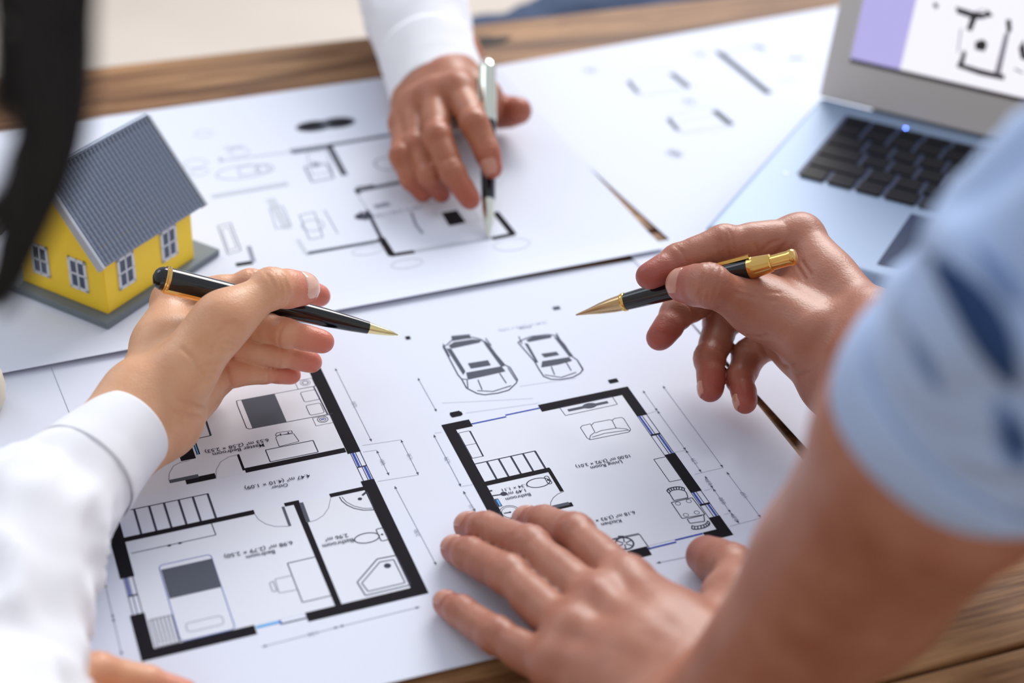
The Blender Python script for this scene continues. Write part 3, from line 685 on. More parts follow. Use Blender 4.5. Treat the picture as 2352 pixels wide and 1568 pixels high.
def skin_mat(name, base, red, pale, rough=0.42):
    m = bpy.data.materials.new(name); m.use_nodes = True
    N = m.node_tree.nodes; L = m.node_tree.links; b = N['Principled BSDF']
    at_ = N.new('ShaderNodeAttribute'); at_.attribute_name = 'flush'
    tc = N.new('ShaderNodeTexCoord')
    n1 = N.new('ShaderNodeTexNoise'); n1.inputs['Scale'].default_value = 55; n1.inputs['Detail'].default_value = 5; L.new(tc.outputs['Object'], n1.inputs['Vector'])
    mp = N.new('ShaderNodeMapRange'); mp.inputs[1].default_value = 0.3; mp.inputs[2].default_value = 0.7; L.new(n1.outputs['Fac'], mp.inputs[0])
    m1 = N.new('ShaderNodeMix'); m1.data_type = 'RGBA'; m1.inputs[6].default_value = base; m1.inputs[7].default_value = pale; L.new(mp.outputs[0], m1.inputs[0])
    m2 = N.new('ShaderNodeMix'); m2.data_type = 'RGBA'; L.new(at_.outputs['Fac'], m2.inputs[0]); L.new(m1.outputs[2], m2.inputs[6]); m2.inputs[7].default_value = red
    L.new(m2.outputs[2], b.inputs['Base Color'])
    b.inputs['Roughness'].default_value = rough; b.inputs['Specular IOR Level'].default_value = 0.45
    b.inputs['Subsurface Weight'].default_value = 0.12; b.inputs['Subsurface Radius'].default_value = (1, 0.35, 0.2); b.inputs['Subsurface Scale'].default_value = 0.004
    v = N.new('ShaderNodeTexVoronoi'); v.inputs['Scale'].default_value = 900; L.new(tc.outputs['Object'], v.inputs['Vector'])
    mp3 = N.new('ShaderNodeMapping'); mp3.inputs['Scale'].default_value = (180, 180, 700); mp3.inputs['Rotation'].default_value = (0.3, 0.5, 0.2); L.new(tc.outputs['Object'], mp3.inputs['Vector'])
    n3 = N.new('ShaderNodeTexNoise'); n3.inputs['Scale'].default_value = 1.0; n3.inputs['Detail'].default_value = 3; n3.inputs['Distortion'].default_value = 1.0; L.new(mp3.outputs[0], n3.inputs['Vector'])
    ad = N.new('ShaderNodeMath'); ad.operation = 'MULTIPLY_ADD'; ad.inputs[1].default_value = 0.5; L.new(v.outputs['Distance'], ad.inputs[0]); L.new(n3.outputs['Fac'], ad.inputs[2])
    bp = N.new('ShaderNodeBump'); bp.inputs['Strength'].default_value = 0.28; bp.inputs['Distance'].default_value = 0.0006; L.new(ad.outputs[0], bp.inputs['Height']); L.new(bp.outputs['Normal'], b.inputs['Normal'])
    return m

def body(hands, m, voxels, parent):
    """one mesh with the visible arms of one person"""
    V = []; F = []; FL_ = []
    for H, vx in zip(hands, voxels):
        P, T, Q = H['S'].mesh(vx); o = len(V)
        V += P.tolist(); F += [tuple(i + o for i in q) for q in T] + [tuple(i + o for i in q) for q in Q]
        fl = np.zeros(len(P)); J = H['J']
        for nme in ('index', 'middle', 'ring', 'pinky', 'thumb'):
            pts = J[nme]
            for pt, amt, rr in ((pts[4], .95, .017), (pts[3], .35 if nme != 'thumb' else .3, .011), (pts[2], .4, .012), (pts[1], .25, .014)):
                d = np.linalg.norm(P - pt, axis=1); fl = np.maximum(fl, amt * np.clip(1.4 - d / rr, 0, 1))
        FL_.append(fl * H.get('flush', 1))
    o = mk('body', V, F, m, None, smooth=True)
    a = o.data.attributes.new('flush', 'FLOAT', 'POINT'); a.data.foreach_set('value', np.concatenate(FL_).astype(np.float32))
    keep(o, parent)
    return o

def nail(H, nme, parent, m, ln=.0115, span=52, lift=0.0001, at_=.93):
    ip, tp, d, n, r0, r1 = H['info'][nme]; L = np.linalg.norm(tp - ip); sc = H['scale']; ln = ln * sc
    side = nrm(np.cross(d, n)); S = H['S']
    e0 = L + r1 * at_ - ln; v = []; f = []; nu, nv = 10, 9
    for j in range(nv + 1):
        t = j / nv; x = e0 + ln * t
        sp = span * (1 - .22 * (1 - min(1, t * 3.2)) ** 2 - .3 * max(0, t - .8) / .2 * 1.0)
        for i in range(nu + 1):
            a = math.radians((i / nu * 2 - 1) * sp); dr = n * math.cos(a) + side * math.sin(a)
            c = ip + d * min(x, L * 1.0) * 1.0
            # march along dr from the bone to the surface
            s_ = r1 * 0.6
            base = ip + d * (x if x < L else L + (x - L) * .75)
            bb = base - n * 0.001
            for _ in range(7): s_ += float(S.ev((bb + dr * s_)[None])[0]) * -1.0
            s_ = max(s_, r1 * .45)
            v.append(bb + dr * (s_ + lift + (.00025 if 0 < i < nu else -.0004) - (.0004 if j == 0 else 0)))
    for j in range(nv):
        for i in range(nu):
            a = j * (nu + 1) + i; f.append((a, a + 1, a + nu + 2, a + nu + 1))
    o = mk('fingernail', v, f, m, None, smooth=True)
    md = o.modifiers.new('thickness', 'SOLIDIFY'); md.thickness = 0.0004; md.offset = -1
    keep(o, parent); return o

SKIN_W = skin_mat('skin_light', hexc(214, 156, 118), hexc(206, 112, 92), hexc(224, 174, 138))
SKIN_B = skin_mat('skin_tan', hexc(162, 102, 80), hexc(160, 76, 64), hexc(178, 122, 100))
SKIN_C = skin_mat('skin_brown', hexc(160, 96, 68), hexc(168, 80, 64), hexc(176, 114, 86))
NAIL = mat('nail', hexc(232, 186, 168), 0.2, spec=0.5, coat=0.3)
NAIL_D = mat('nail_tan', hexc(192, 134, 114), 0.3, spec=0.5, coat=0.2)
toC = -RW[:, 2]; UP = np.array([0, 0, 1.0]); RT3 = RW[:, 0]; DN3 = RW[:, 1]

# ---- A: woman's left hand with the black pen
HA = dict(name='A', side='L', hyp=.78, scale=.92, wrist=(338, 948, .040), flush=.95, fat=.87, blend=.008,
    index=[(398, 692, 1), (575, 655, -1), (668, 660, 1), (735, 680, 1)],
    middle=[(425, 735, 1), (560, 735, 'd', .872), (655, 764, -1, 1.0), (742, 785, 0)],
    ring=[(455, 790, 1), (543, 797, 'd', .872), (640, 812, 0), (716, 832, 1)],
    pinky=[(490, 868, 1), (530, 858, 'd', .868), (602, 853, 1), (670, 861, 1)],
    thumb=[(408, 862, -1, .5), (514, 737, 0), (622, 662, 1), (699, 662, 1)],
    tnail=toC * .95 + UP * .42 + RT3 * .05, wr=(.0188, .0150), tfat=.97, webback=.014)
HA['arm'] = [(atd(136, 1136, .768), .021, .019), (atd(-20, 1400, .71), .030, .025)]
build_hand(HA)
# ---- B: man's right hand with the gold tipped pen
HB = dict(name='B', side='R', turn=('ring', 'pinky'), nailn=-RT3 + toC * .12, tfat=.96, scale=1.0, wrist=atd(1978, 824, .845), flush=.95, blend=.008, fat=.96,
    index=[(1838, 545, 'd', .895), (1662, 560, -1), (1558, 598, -1), (1490, 634, -1)],
    middle=[(1806, 615, 'd', .902), (1625, 674, 'd', .920), (1556, 718, -1), (1514, 775, -1)],
    ring=[(1790, 685, 'd', .905), (1656, 738, 'd', .918), (1630, 822, -1), (1631, 895, -1)],
    pinky=[(1790, 770, 'd', .900), (1718, 816, 'd', .908), (1699, 868, -1), (1711, 925, -1)],
    thumb=[(1880, 775, -1, .8), (1742, 711, 'd', .866), (1628, 655, 'd', .846), (1567, 653, 'd', .860)],
    tnail=-RT3 * .6 + toC * .55 + UP * .4, wr=(.026, .018), tendon=(0.0005, 0, 0, 0), webback=.018)
HB['arm'] = [(chain(HB['wrist'], 2180, 905, .10, -1), .036, .029)]
build_hand(HB)
# ---- C: man's left hand flat on the paper
HC = dict(name='C', side='L', scale=1.02, wrist=(1675, 1650, .042), flush=.6, blend=.005, fat=.92,
    index=[(1440, 1338, 'z', .035), (1320, 1226, 'z', .026), (1250, 1202, 'z', .016), (1207, 1193, 'z', .0085)],
    middle=[(1374, 1390, 'z', .036), (1216, 1256, 'z', .026), (1118, 1217, 'z', .016), (1074, 1207, 'z', .0085)],
    ring=[(1314, 1458, 'z', .033), (1168, 1320, 'z', .025), (1080, 1274, 'z', .016), (1042, 1259, 'z', .0085)],
    pinky=[(1276, 1532, 'z', .027), (1140, 1459, 'z', .021), (1060, 1405, 'z', .014), (1022, 1383, 'z', .008)],
    thumb=[(1715, 1540, 'z', .036), (1716, 1378, 'z', .031), (1680, 1306, 'z', .020), (1624, 1274, 'z', .012)],
    tnail=UP * .3 + nrm(RT3) * .9, wr=(.028, .020), tendon=(.001, .001, .001, .0008))
HC['arm'] = [(atd(1955, 1318, .60), .035, .029), (atd(2168, 1030, .525), .0370, .034), (atd(2420, 850, .5), .034, .031)]
build_hand(HC)
# ---- D: far man's right hand with the upright pen
HD = dict(name='D', side='R', fat=.88, scale=1.0, wrist=(1000, 165, .030), flush=.7, blend=.007,
    index=[(1052, 208, 'd', 1.100), (1089, 284, 'd', 1.068), (1119, 350, 'd', 1.062), (1130, 388, 'd', 1.060)],
    middle=[(998, 222, -1), (1004, 315, -1), (1040, 398, -1), (1080, 458, 'z', .022)],
    ring=[(955, 244, -1), (955, 335, -1), (986, 404, 'z', .026), (1014, 444, 'z', .013)],
    pinky=[(930, 285, 'z', .032), (922, 358, 'z', .031), (944, 412, 'z', .020), (972, 446, 'z', .011)],
    thumb=[(1050, 190, -1), (1100, 225, -1), (1148, 256, 1), (1190, 252, -1)],
    tnail=UP, wr=(.026, .018))
HD['arm'] = [(chain(at(1000, 165, .030), 960, 0, .09, 1), .034, .027)]
build_hand(HD)
# ---- E: woman's right hand resting at the lower left
HE = dict(name='E', side='R', scale=.92, wrist=(-190, 1745, .040), flush=.8, blend=.007, fat=.87,
    index=[(75, 1618, 'z', .034), (222, 1545, 'z', .028), (335, 1568, 'z', .016), (425, 1592, 'z', .009)],
    middle=[(60, 1690, 'z', .034), (215, 1625, 'z', .028), (340, 1642, 'z', .016), (440, 1660, 'z', .009)],
    ring=[(30, 1770, 'z', .032), (190, 1725, 'z', .026), (310, 1735, 'z', .016), (400, 1745, 'z', .009)],
    pinky=[(-10, 1850, 'z', .028), (130, 1820, 'z', .022), (215, 1825, 'z', .014), (290, 1830, 'z', .008)],
    thumb=[(-110, 1650, 'z', .034), (10, 1585, 'z', .030), (95, 1562, 'z', .022), (150, 1560, 'z', .014)],
    tnail=UP * .7 + DN3 * -.5, wr=(.0215, .0165))
HE['arm'] = [(at(-450, 1900, .07), .034, .026)]
build_hand(HE)
HA['S'].lines([[(560, 768), (535, 757), (505, 760)], [(552, 780), (528, 772), (500, 778)], [(545, 792), (518, 788), (492, 796)], [(534, 806), (508, 804), (484, 813)], [(558, 755), (540, 745), (515, 742)],
    [(500, 830), (478, 838), (456, 850)], [(494, 850), (470, 858), (448, 872)], [(486, 868), (464, 880), (440, 890)], [(470, 940), (440, 930), (410, 920)], [(462, 960), (430, 955), (400, 948)], [(540, 740), (520, 750), (495, 770)], [(530, 760), (510, 775), (488, 800)], [(420, 800), (450, 830), (470, 870)]], .0011, .0012)
HB['S'].lines([[(1752, 575), (1768, 560), (1790, 552)], [(1800, 588), (1818, 570), (1828, 560)], [(1772, 590), (1790, 576), (1800, 562)], [(1720, 770), (1740, 775), (1765, 772)], [(1728, 790), (1752, 795), (1780, 790)],
    [(1740, 810), (1770, 815), (1800, 808)], [(1770, 838), (1800, 840), (1830, 835)], [(1800, 862), (1830, 862), (1860, 856)], [(1700, 660), (1740, 668), (1790, 672)], [(1690, 672), (1730, 682), (1780, 690)], [(1830, 610), (1850, 640)], [(1842, 600), (1862, 630)]], .0009, .0007)
HB['S'].lines([[(1652, 552), (1648, 570), (1650, 590)], [(1735, 562), (1742, 580), (1745, 596)]], .001, .0007)
person_w = empty('person', (-0.25, -0.02, 0), 'person at left in white shirt holding a black pen with gold ring', 'person', rz=0)
b1 = body([HA, HE], SKIN_W, [.0011, .0018], person_w)
person_b = empty('person', (0.35, -0.1, 0), 'person at right in light blue shirt with rolled sleeve, palm on the plan', 'person')
b2 = body([HB, HC], SKIN_B, [.0011, .0018], person_b)
person_f = empty('person', (0.1, 0.4, 0), 'person at the far side in white shirt pointing a silver pen down', 'person')
b3 = body([HD], SKIN_C, [.0016], person_f)
nail(HA, 'thumb', b1, NAIL, .0135, span=64)
nail(HB, 'thumb', b2, NAIL_D, .0125)
for q in ('ring', 'pinky'): nail(HB, q, b2, NAIL_D, .0095, span=40)
for q in ('index', 'middle', 'ring', 'pinky'): nail(HC, q, b2, NAIL_D)
nail(HD, 'index', b3, NAIL_D)

# ================================================================== pens
GOLD = mat('gold_metal', hexc(224, 180, 104), 0.14, metal=1.0)
PALEGOLD = mat('pale_gold_metal', hexc(232, 216, 160), 0.18, metal=1.0)
BRONZE = mat('bronze_metal', hexc(190, 160, 120), 0.22, metal=1.0)
SILVER = mat('silver_metal', hexc(226, 228, 214), 0.12, metal=1.0)
LACQ = mat('black_lacquer', hexc(6, 7, 12), 0.07, spec=0.5, coat=0.2)
def pen(tip, tail, label, parts, roll=0.0):
    """tip, tail: world points; parts: (name, material, profile in fraction of length from the tip, radius in m)"""
    L = float(np.linalg.norm(tail - tip)); ax = Vector((tail - tip) / L)
    e = empty('pen', tuple(tip), label, 'pen'); q = ax.to_track_quat('Z', 'Y'); e.rotation_mode = 'QUATERNION'; e.rotation_quaternion = q @ Matrix.Rotation(roll, 4, 'Z').to_quaternion()
    for name, m, prof in parts:
        v, f = lathe([(a * L, r) for a, r in prof], 40)
        o = mk(name, v, f, m, e, smooth=True)
        o.data.set_sharp_from_angle(angle=math.radians(35)) if hasattr(o.data, 'set_sharp_from_angle') else None
    return e, L
tA = atd(914, 769, .893); uA = atd(351, 634, .843)
penA, LA = pen(tA, uA, 'black lacquer pen with gold ring and clip, in the left hand', [
    ('gold_tip', PALEGOLD, [(0, .0004), (.012, .0007), (.02, .0011), (.06, .0020), (.128, .0031)]),
    ('barrel', LACQ, [(.128, .0033), (.2, .0041), (.3, .0049), (.42, .0054), (.55, .0057), (.7, .0061), (.9, .0064), (.937, .00635)]),
    ('cap_ring', GOLD, [(.937, .0066), (.942, .0069), (.948, .0066), (.951, .0069), (.956, .0067)]),
    ('cap_dome', LACQ, [(.956, .0062), (.97, .0060), (.984, .0050), (.994, .0034), (1.0, .0008)])], roll=0)
def clip(p, L, f0, f1, ang, r0, r1, w0, w1, m, name='clip', th=.0011, ball=True):
    bm = bmesh.new(); n = 14; rows = []
    d = Vector((math.cos(ang), math.sin(ang), 0)); sd = Vector((-math.sin(ang), math.cos(ang), 0))
    for i in range(n + 1):
        t = i / n; z = (f0 + (f1 - f0) * t) * L; r = r0 + (r1 - r0) * t; ww = w0 + (w1 - w0) * t; r -= .0006 * (1 if i == n else 0)
        rows.append([bm.verts.new(d * r + sd * ww + Vector((0, 0, z))), bm.verts.new(d * (r + th) + sd * ww * .7 + Vector((0, 0, z))), bm.verts.new(d * (r + th) - sd * ww * .7 + Vector((0, 0, z))), bm.verts.new(d * r - sd * ww + Vector((0, 0, z)))])
    for a, b in zip(rows, rows[1:]):
        for k in range(4): bm.faces.new((a[k], a[(k + 1) % 4], b[(k + 1) % 4], b[k]))
    bm.faces.new(rows[0][::-1]); bm.faces.new(rows[-1])
    bmesh.ops.recalc_face_normals(bm, faces=bm.faces)
    return bmo(name, bm, m, p, smooth=False)
def roll_for(p, target):
    """local angle about the pen axis that faces a world direction"""
    bpy.context.view_layer.update(); d = p.matrix_world.to_3x3().inverted() @ Vector(target); return math.atan2(d.y, d.x)
angA = roll_for(penA, toC * .35 + DN3 * .95)
clip(penA, LA, .95, .60, angA, .0062, .0060, .0019, .0013, GOLD)
tB = atd(1323, 723, .904); uB = atd(1829, 588, .845)
penB, LB = pen(tB, uB, 'black pen with gold conical tip and gold push button, in the right hand', [
    ('gold_tip', BRONZE, [(0, .0004), (.02, .0008), (.06, .0016), (.12, .0031), (.18, .0041), (.222, .0045)]),
    ('tip_ring', GOLD, [(.222, .0048), (.228, .0051), (.236, .0051), (.240, .0048)]),
    ('barrel', LACQ, [(.240, .0047), (.3, .0050), (.45, .0055), (.6, .0058), (.72, .0059), (.80, .0056)]),
    ('upper_collar', GOLD, [(.80, .0057), (.806, .0059), (.83, .0056), (.86, .0052), (.893, .0047), (.897, .0041)]),
    ('push_button', GOLD, [(.896, .0038), (.90, .0040), (.97, .0040), (.976, .0043), (.99, .0043), (.997, .0037), (1.0, .0018)])])
angB = roll_for(penB, toC * .35 - DN3 * .95)
clip(penB, LB, .815, .50, angB, .0058, .0060, .0022, .0009, GOLD, th=.0016)
clip(penB, LB, .80, .47, angB - 1.35, .00545, .0058, .0002, .0002, GOLD, 'gold_inlay', th=.0004)
tD = at(1122, 545, .0036); uD = atd(1120, 143, 1.115)
penD, LD = pen(tD, uD, 'upright pen with silver cap and black grip, in the far hand', [
    ('silver_tip', SILVER, [(0, .0006), (.02, .0012), (.08, .0030), (.16, .0040), (.20, .0042)]),
    ('grip', LACQ, [(.20, .0044), (.3, .0047), (.45, .0052), (.60, .0054), (.64, .0054)]),
    ('silver_cap', SILVER, [(.64, .0056), (.65, .0058), (.8, .0058), (.95, .0056), (.985, .0052), (1.0, .0035)])])
angD = roll_for(penD, toC)
clip(penD, LD, .96, .74, roll_for(penD, -RT3 + toC * .5), .0057, .0060, .0014, .0009, SILVER)

# ================================================================== laptop
ALU = mat('silver_aluminium', hexc(146, 166, 194), 0.5, metal=0.2, spec=0.5)
ALUB = mat('bezel_grey', hexc(206, 202, 198), 0.55, metal=0.0)
KEY = mat('key_black', hexc(14, 15, 22), 0.5, spec=0.15)
WELL = mat('key_well', hexc(60, 72, 100), 0.6)
PADM = mat('trackpad_glass', hexc(44, 60, 92), 0.5, spec=.2)  # dark blue of its reflection put into the base colour
def emis(name, col, st):
    m = bpy.data.materials.new(name); m.use_nodes = True; b = m.node_tree.nodes['Principled BSDF']
    b.inputs['Base Color'].default_value = (0.02, 0.02, 0.02, 1); b.inputs['Emission Color'].default_value = col; b.inputs['Emission Strength'].default_value = st; b.inputs['Roughness'].default_value = 0.2
    return m
z0 = .0026
lap = empty('laptop', (.2095, .1330, z0), 'open silver laptop with black keys standing on the papers', 'laptop', rz=math.radians(-48))
# local axes: +x along the front edge to the right, +y towards the hinge; width .325 depth .227
bmo('base', box_bm(0, .325, 0, .224, 0, .0135, .0055, 4), ALU, lap, smooth=True)
wx0, wx1, wy0, wy1 = .026, .300, .098, .203
KT = .0138
bmo('keyboard_well', box_bm(wx0, wx1, wy0, wy1, .0128, KT, .0003, 1), WELL, lap)
rows = [(14, .010), (14, .0165), (14, .0165), (13, .0165), (12, .0165), (10, .0165)]
y = wy1 - .003
keymesh = {}
for ri, (n, hgt) in enumerate(rows):
    y1 = y; y0_ = y - hgt; y = y0_ - .0024
    if ri == 5: ws = [.016] * 3 + [.020, .086, .020] + [.016] * 4
    elif ri == 4: ws = [.0365] + [.016] * 10 + [.0365]
    elif ri == 3: ws = [.0275] + [.016] * 11 + [.029]
    elif ri == 2: ws = [.0235] + [.016] * 13
    elif ri == 1: ws = [.016] * 13 + [.0235]
    else: ws = [.0165] * 14
    gap = ((wx1 - wx0 - .006) - sum(ws)) / (len(ws) - 1); x = wx0 + .003
    for wd_ in ws:
        kk = (round(wd_, 4), round(hgt, 4))
        if kk not in keymesh:
            b = box_bm(0, wd_, 0, hgt, 0, .0016, .0007, 2); me = bpy.data.meshes.new('key'); b.to_mesh(me); b.free(); me.materials.append(KEY); keymesh[kk] = me
        o = bpy.data.objects.new('key', keymesh[kk]); C.objects.link(o); o.parent = lap; o.location = (x, y0_, KT - .0002)
        x += wd_ + gap
bmo('trackpad', box_bm(.108, .213, .012, .086, .0130, .0137, .0004, 1), PADM, lap)
# screen
scr_tilt = math.radians(104)
def lid_pt(u, v, w):
    """u along width, v up the lid, w normal towards the user"""
    t = scr_tilt; return (u, .2195 - math.cos(t) * -1 * 0 + math.cos(math.pi - t) * v - math.sin(math.pi - t) * w * 1, .0150 + math.sin(math.pi - t) * v + math.cos(math.pi - t) * w)
def lid_box(name, u0, u1, v0, v1, w0, w1, m, bev=.002, smooth=True):
    b = box_bm(u0, u1, v0, v1, w0, w1, bev, 3)
    for vt in b.verts: vt.co = Vector(lid_pt(*vt.co))
    bmesh.ops.recalc_face_normals(b, faces=b.faces)
    return bmo(name, b, m, lap, smooth=smooth)
lid_box('lid', .0, .325, 0, .222, -.005, .0015, ALUB, .0024)
lid_box('hinge', .04, .285, -.006, .004, -.005, .001, mat('hinge_dark', hexc(84, 88, 98), .5), .002)
scr_o = lid_box('screen', .017, .308, .030, .212, .0012, .0019, emis('screen_white', (0.86, 0.85, 0.92, 1), 0.85), .0001, False)
def spoly(pts, m, name='screen_image', w=.0021):
    v = [lid_pt(.017 + a * .291, .030 + b * .182, w) for a, b in pts]; return mk(name, v, [tuple(range(len(v)))], m, None)
SB = emis('screen_lilac', hexc(166, 160, 214), 0.95); SKB = emis('screen_black', hexc(28, 26, 34), 0.6); SG = emis('screen_grey', hexc(120, 116, 130), .8)
def multi(name, polys, m, w):
    v = []; f = []
    for pts in polys:
        k = len(v); v += [lid_pt(.017 + a * .291, .030 + b * .182, w) for a, b in pts]; f.append(tuple(range(k, k + len(pts))))
    o = mk(name, v, f, m, scr_o); return o
rc = lambda a, b, c, d: [(a, b), (c, b), (c, d), (a, d)]
multi('side_panel_image', [rc(0.0, .0, .125, 1)], SB, .0021)
multi('window_bar_image', [rc(0, -.004, 1, .012)], SKB, .0022)
def lid_uv(px, py):
    bpy.context.view_layer.update()
    Mw = lap.matrix_world; O_ = Mw @ Vector(lid_pt(0, 0, .0019)); U_ = (Mw @ Vector(lid_pt(1, 0, .0019))) - O_; V_ = (Mw @ Vector(lid_pt(0, 1, .0019))) - O_
    n = U_.cross(V_); d = Vector(ray(px, py)); o = Vector(CAM); t = n.dot(O_ - o) / n.dot(d); p = o + d * t - O_
    return ((p.dot(U_) - .017) / .291, (p.dot(V_) - .030) / .182)
pts4 = lambda l: [lid_uv(*q) for q in l]
multi('plan_image', [pts4(l) for l in ([(2195, 15), (2240, 28), (2262, 30), (2260, 44), (2232, 42), (2198, 30)], [(2262, 28), (2268, 22), (2282, 36), (2262, 42)], [(2230, 38), (2244, 42), (2232, 72), (2220, 68)],
    [(2212, 115), (2220, 120), (2214, 146), (2200, 152)], [(2200, 143), (2250, 158), (2308, 172), (2306, 184), (2250, 172), (2198, 154)], [(2240, 96), (2258, 90), (2268, 100), (2262, 118), (2240, 114)],
    [(2310, 46), (2322, 44), (2324, 70), (2314, 80)], [(2145, 5), (2155, 10), (2154, 20), (2144, 16)], [(2340, 110), (2352, 90), (2360, 140), (2345, 135)])], SKB, .0022)
multi('plan_lines_image', [pts4(l) for l in ([(2308, 75), (2318, 78), (2298, 172), (2284, 168)], [(2206, 65), (2209, 66), (2202, 120), (2199, 120)], [(2220, 32), (2260, 20), (2262, 22), (2222, 34)], [(2330, 155), (2350, 165), (2350, 170), (2330, 160)])], SG, .0022)
LEDM = emis('led_blue', hexc(90, 120, 255), 18.0)
lp_ = lap.matrix_world.inverted() @ Vector(at(2081, 290, .0178))
v, f = lathe([(0, .0008), (.0004, .0007)], 12); o = mk('power_light', v, f, LEDM, lap); o.location = (lp_.x, lp_.y, .0136)
SPK = mat('speaker_dark', hexc(96, 112, 140), .6, metal=.3)
bmo('port_light', box_bm(.018, .0215, .094, .097, .0132, .0138, .0003, 1), mat('pale_mark', hexc(225, 232, 240), .4), lap)

# ================================================================== model house
HY = mat('yellow_paint', hexc(252, 214, 56), .55, spec=.4)
HG = mat('grey_base', hexc(112, 122, 130), .6)
HR = mat('roof_grey', hexc(146, 158, 178), .3, metal=.25, spec=.5)
HW = mat('window_white', hexc(214, 220, 230), .5)
HF = mat('fascia_silver', hexc(186, 192, 202), .4, metal=.2)
HP = mat('window_pane_dark', hexc(52, 68, 92), .12, spec=.6)
hs = empty('model_house', (-.160, .1447, .0031), 'small yellow model house with grey corrugated roof on a grey base', 'model', rz=math.radians(39))
bmo('base', box_bm(0, .100, 0, .087, 0, .0045, .0006, 2), HG, hs)
x0, x1, y0, y1, zb, ze, zr = .0071, .0832, .0056, .0722, .0045, .0405, .0865
ym = (y0 + y1) / 2; zt = ze + .006
bm = bmesh.new()
prof = [(y0, zb), (y1, zb), (y1, zt), (ym, zr - .0015), (y0, zt)]
A_ = [bm.verts.new((x0, a, b)) for a, b in prof]; B_ = [bm.verts.new((x1, a, b)) for a, b in prof]
bm.faces.new(A_[::-1]); bm.faces.new(B_)
for k in range(5): bm.faces.new((A_[k], A_[(k + 1) % 5], B_[(k + 1) % 5], B_[k]))
bmesh.ops.recalc_face_normals(bm, faces=bm.faces); bmesh.ops.bevel(bm, geom=list(bm.edges), offset=.0005, segments=2, affect='EDGES')
bmo('house_shell', bm, HY, hs)
rx0, rx1 = x0 - .0062, x1 + .0062; ov = .0062
sl = math.atan2(zr - zt, ym - y0)
for sgn in (-1, 1):
    # corrugated tiled slope, ribs running down it with stepped rows
    Ls = (ym - y0 + ov) / math.cos(sl); nr, rw = 28, 17; nu, nv = nr * 6, rw * 4
    v, f = [], []
    for j in range(nv + 1):
        s_ = j / nv * Ls; fr = (j % 4) / 4
        for i in range(nu + 1):
            x = rx0 + (rx1 - rx0) * i / nu; h = .0012 * math.cos(2 * math.pi * i / 6) + .00055 * ((j / 4) % 1.0)
            yy = ym + sgn * (math.cos(sl) * s_ + math.sin(sl) * h); zz = zr + .0012 - math.sin(sl) * s_ + math.cos(sl) * h
            v.append((x, yy, zz))
    n0 = len(v)
    for j in (0, nv):
        for i in range(nu + 1):
            a = v[j * (nu + 1) + i]; v.append((a[0], a[1] - sgn * math.sin(sl) * .0022, a[2] - math.cos(sl) * .0022))
    for j in range(nv):
        for i in range(nu):
            a = j * (nu + 1) + i; q = (a, a + nu + 1, a + nu + 2, a + 1); f.append(q if sgn < 0 else q[::-1])
    for i in range(nu):
        a = nv * (nu + 1) + i; b = n0 + nu + 1 + i; f.append((a, b, b + 1, a + 1)); b0 = n0 + i; f.append((b0, b, b + 1, b0 + 1))
    o = mk('roof_tiles', v, f, HR, hs, smooth=True); o['kind'] = 'stuff'
    for xx in (rx0, rx1):   # rake boards
        bm = box_bm(-.0011, .0011, 0, Ls + .0006, -.0038, .0016, .0004, 2)
        for vt in bm.verts:
            s_, h = vt.co.y, vt.co.z; vt.co = Vector((xx + vt.co.x, ym + sgn * (math.cos(sl) * s_ + math.sin(sl) * h), zr + .0012 - math.sin(sl) * s_ + math.cos(sl) * h))
        bmesh.ops.recalc_face_normals(bm, faces=bm.faces)
        bmo('rake_board', bm, HF, hs)
bmo('ridge_cap', box_bm(rx0, rx1, ym - .0013, ym + .0013, zr + .0008, zr + .0030, .0007, 2), HR, hs)
def hwin(face, c, z, wd=.0138, ht=.0205):
    """face 'r': wall y=y0, runs along x; 'l': wall x=x0, runs along y"""
    def tr(bm):
        for vt in bm.verts:
            u, d, w_ = vt.co
            vt.co = Vector((c + u, y0 - d, z + w_)) if face == 'r' else Vector((x0 - d, c + u, z + w_))
        bmesh.ops.recalc_face_normals(bm, faces=bm.faces); return bm
    fr = bmesh.new(); a, b = wd / 2, ht / 2; t = .0020
    for q in ((-a, a, b - t, b), (-a, a, -b, -b + t), (-a, -a + t, -b, b), (a - t, a, -b, b), (-.0006, .0006, -b, b), (-a, a, -.0006, .0006)):
        box_bm(q[0], q[1], 0, .0011, q[2], q[3], .0002, 1, bm=fr)
    o = bmo('window', tr(fr), HW, hs)
    for su in (-1, 1):
        for sv in (-1, 1):
            u0, u1 = sorted((su * .0007, su * (a - t + .0001))); v0, v1 = sorted((sv * .0007, sv * (b - t + .0001)))
            bmo('pane', tr(box_bm(u0, u1, -.0002, .0004, v0, v1)), HP, o)
hwin('r', x0 + .0175, .0255); hwin('r', x0 + .0545, .0255)
hwin('l', y0 + .0195, .0250); hwin('l', y0 + .0490, .0250)

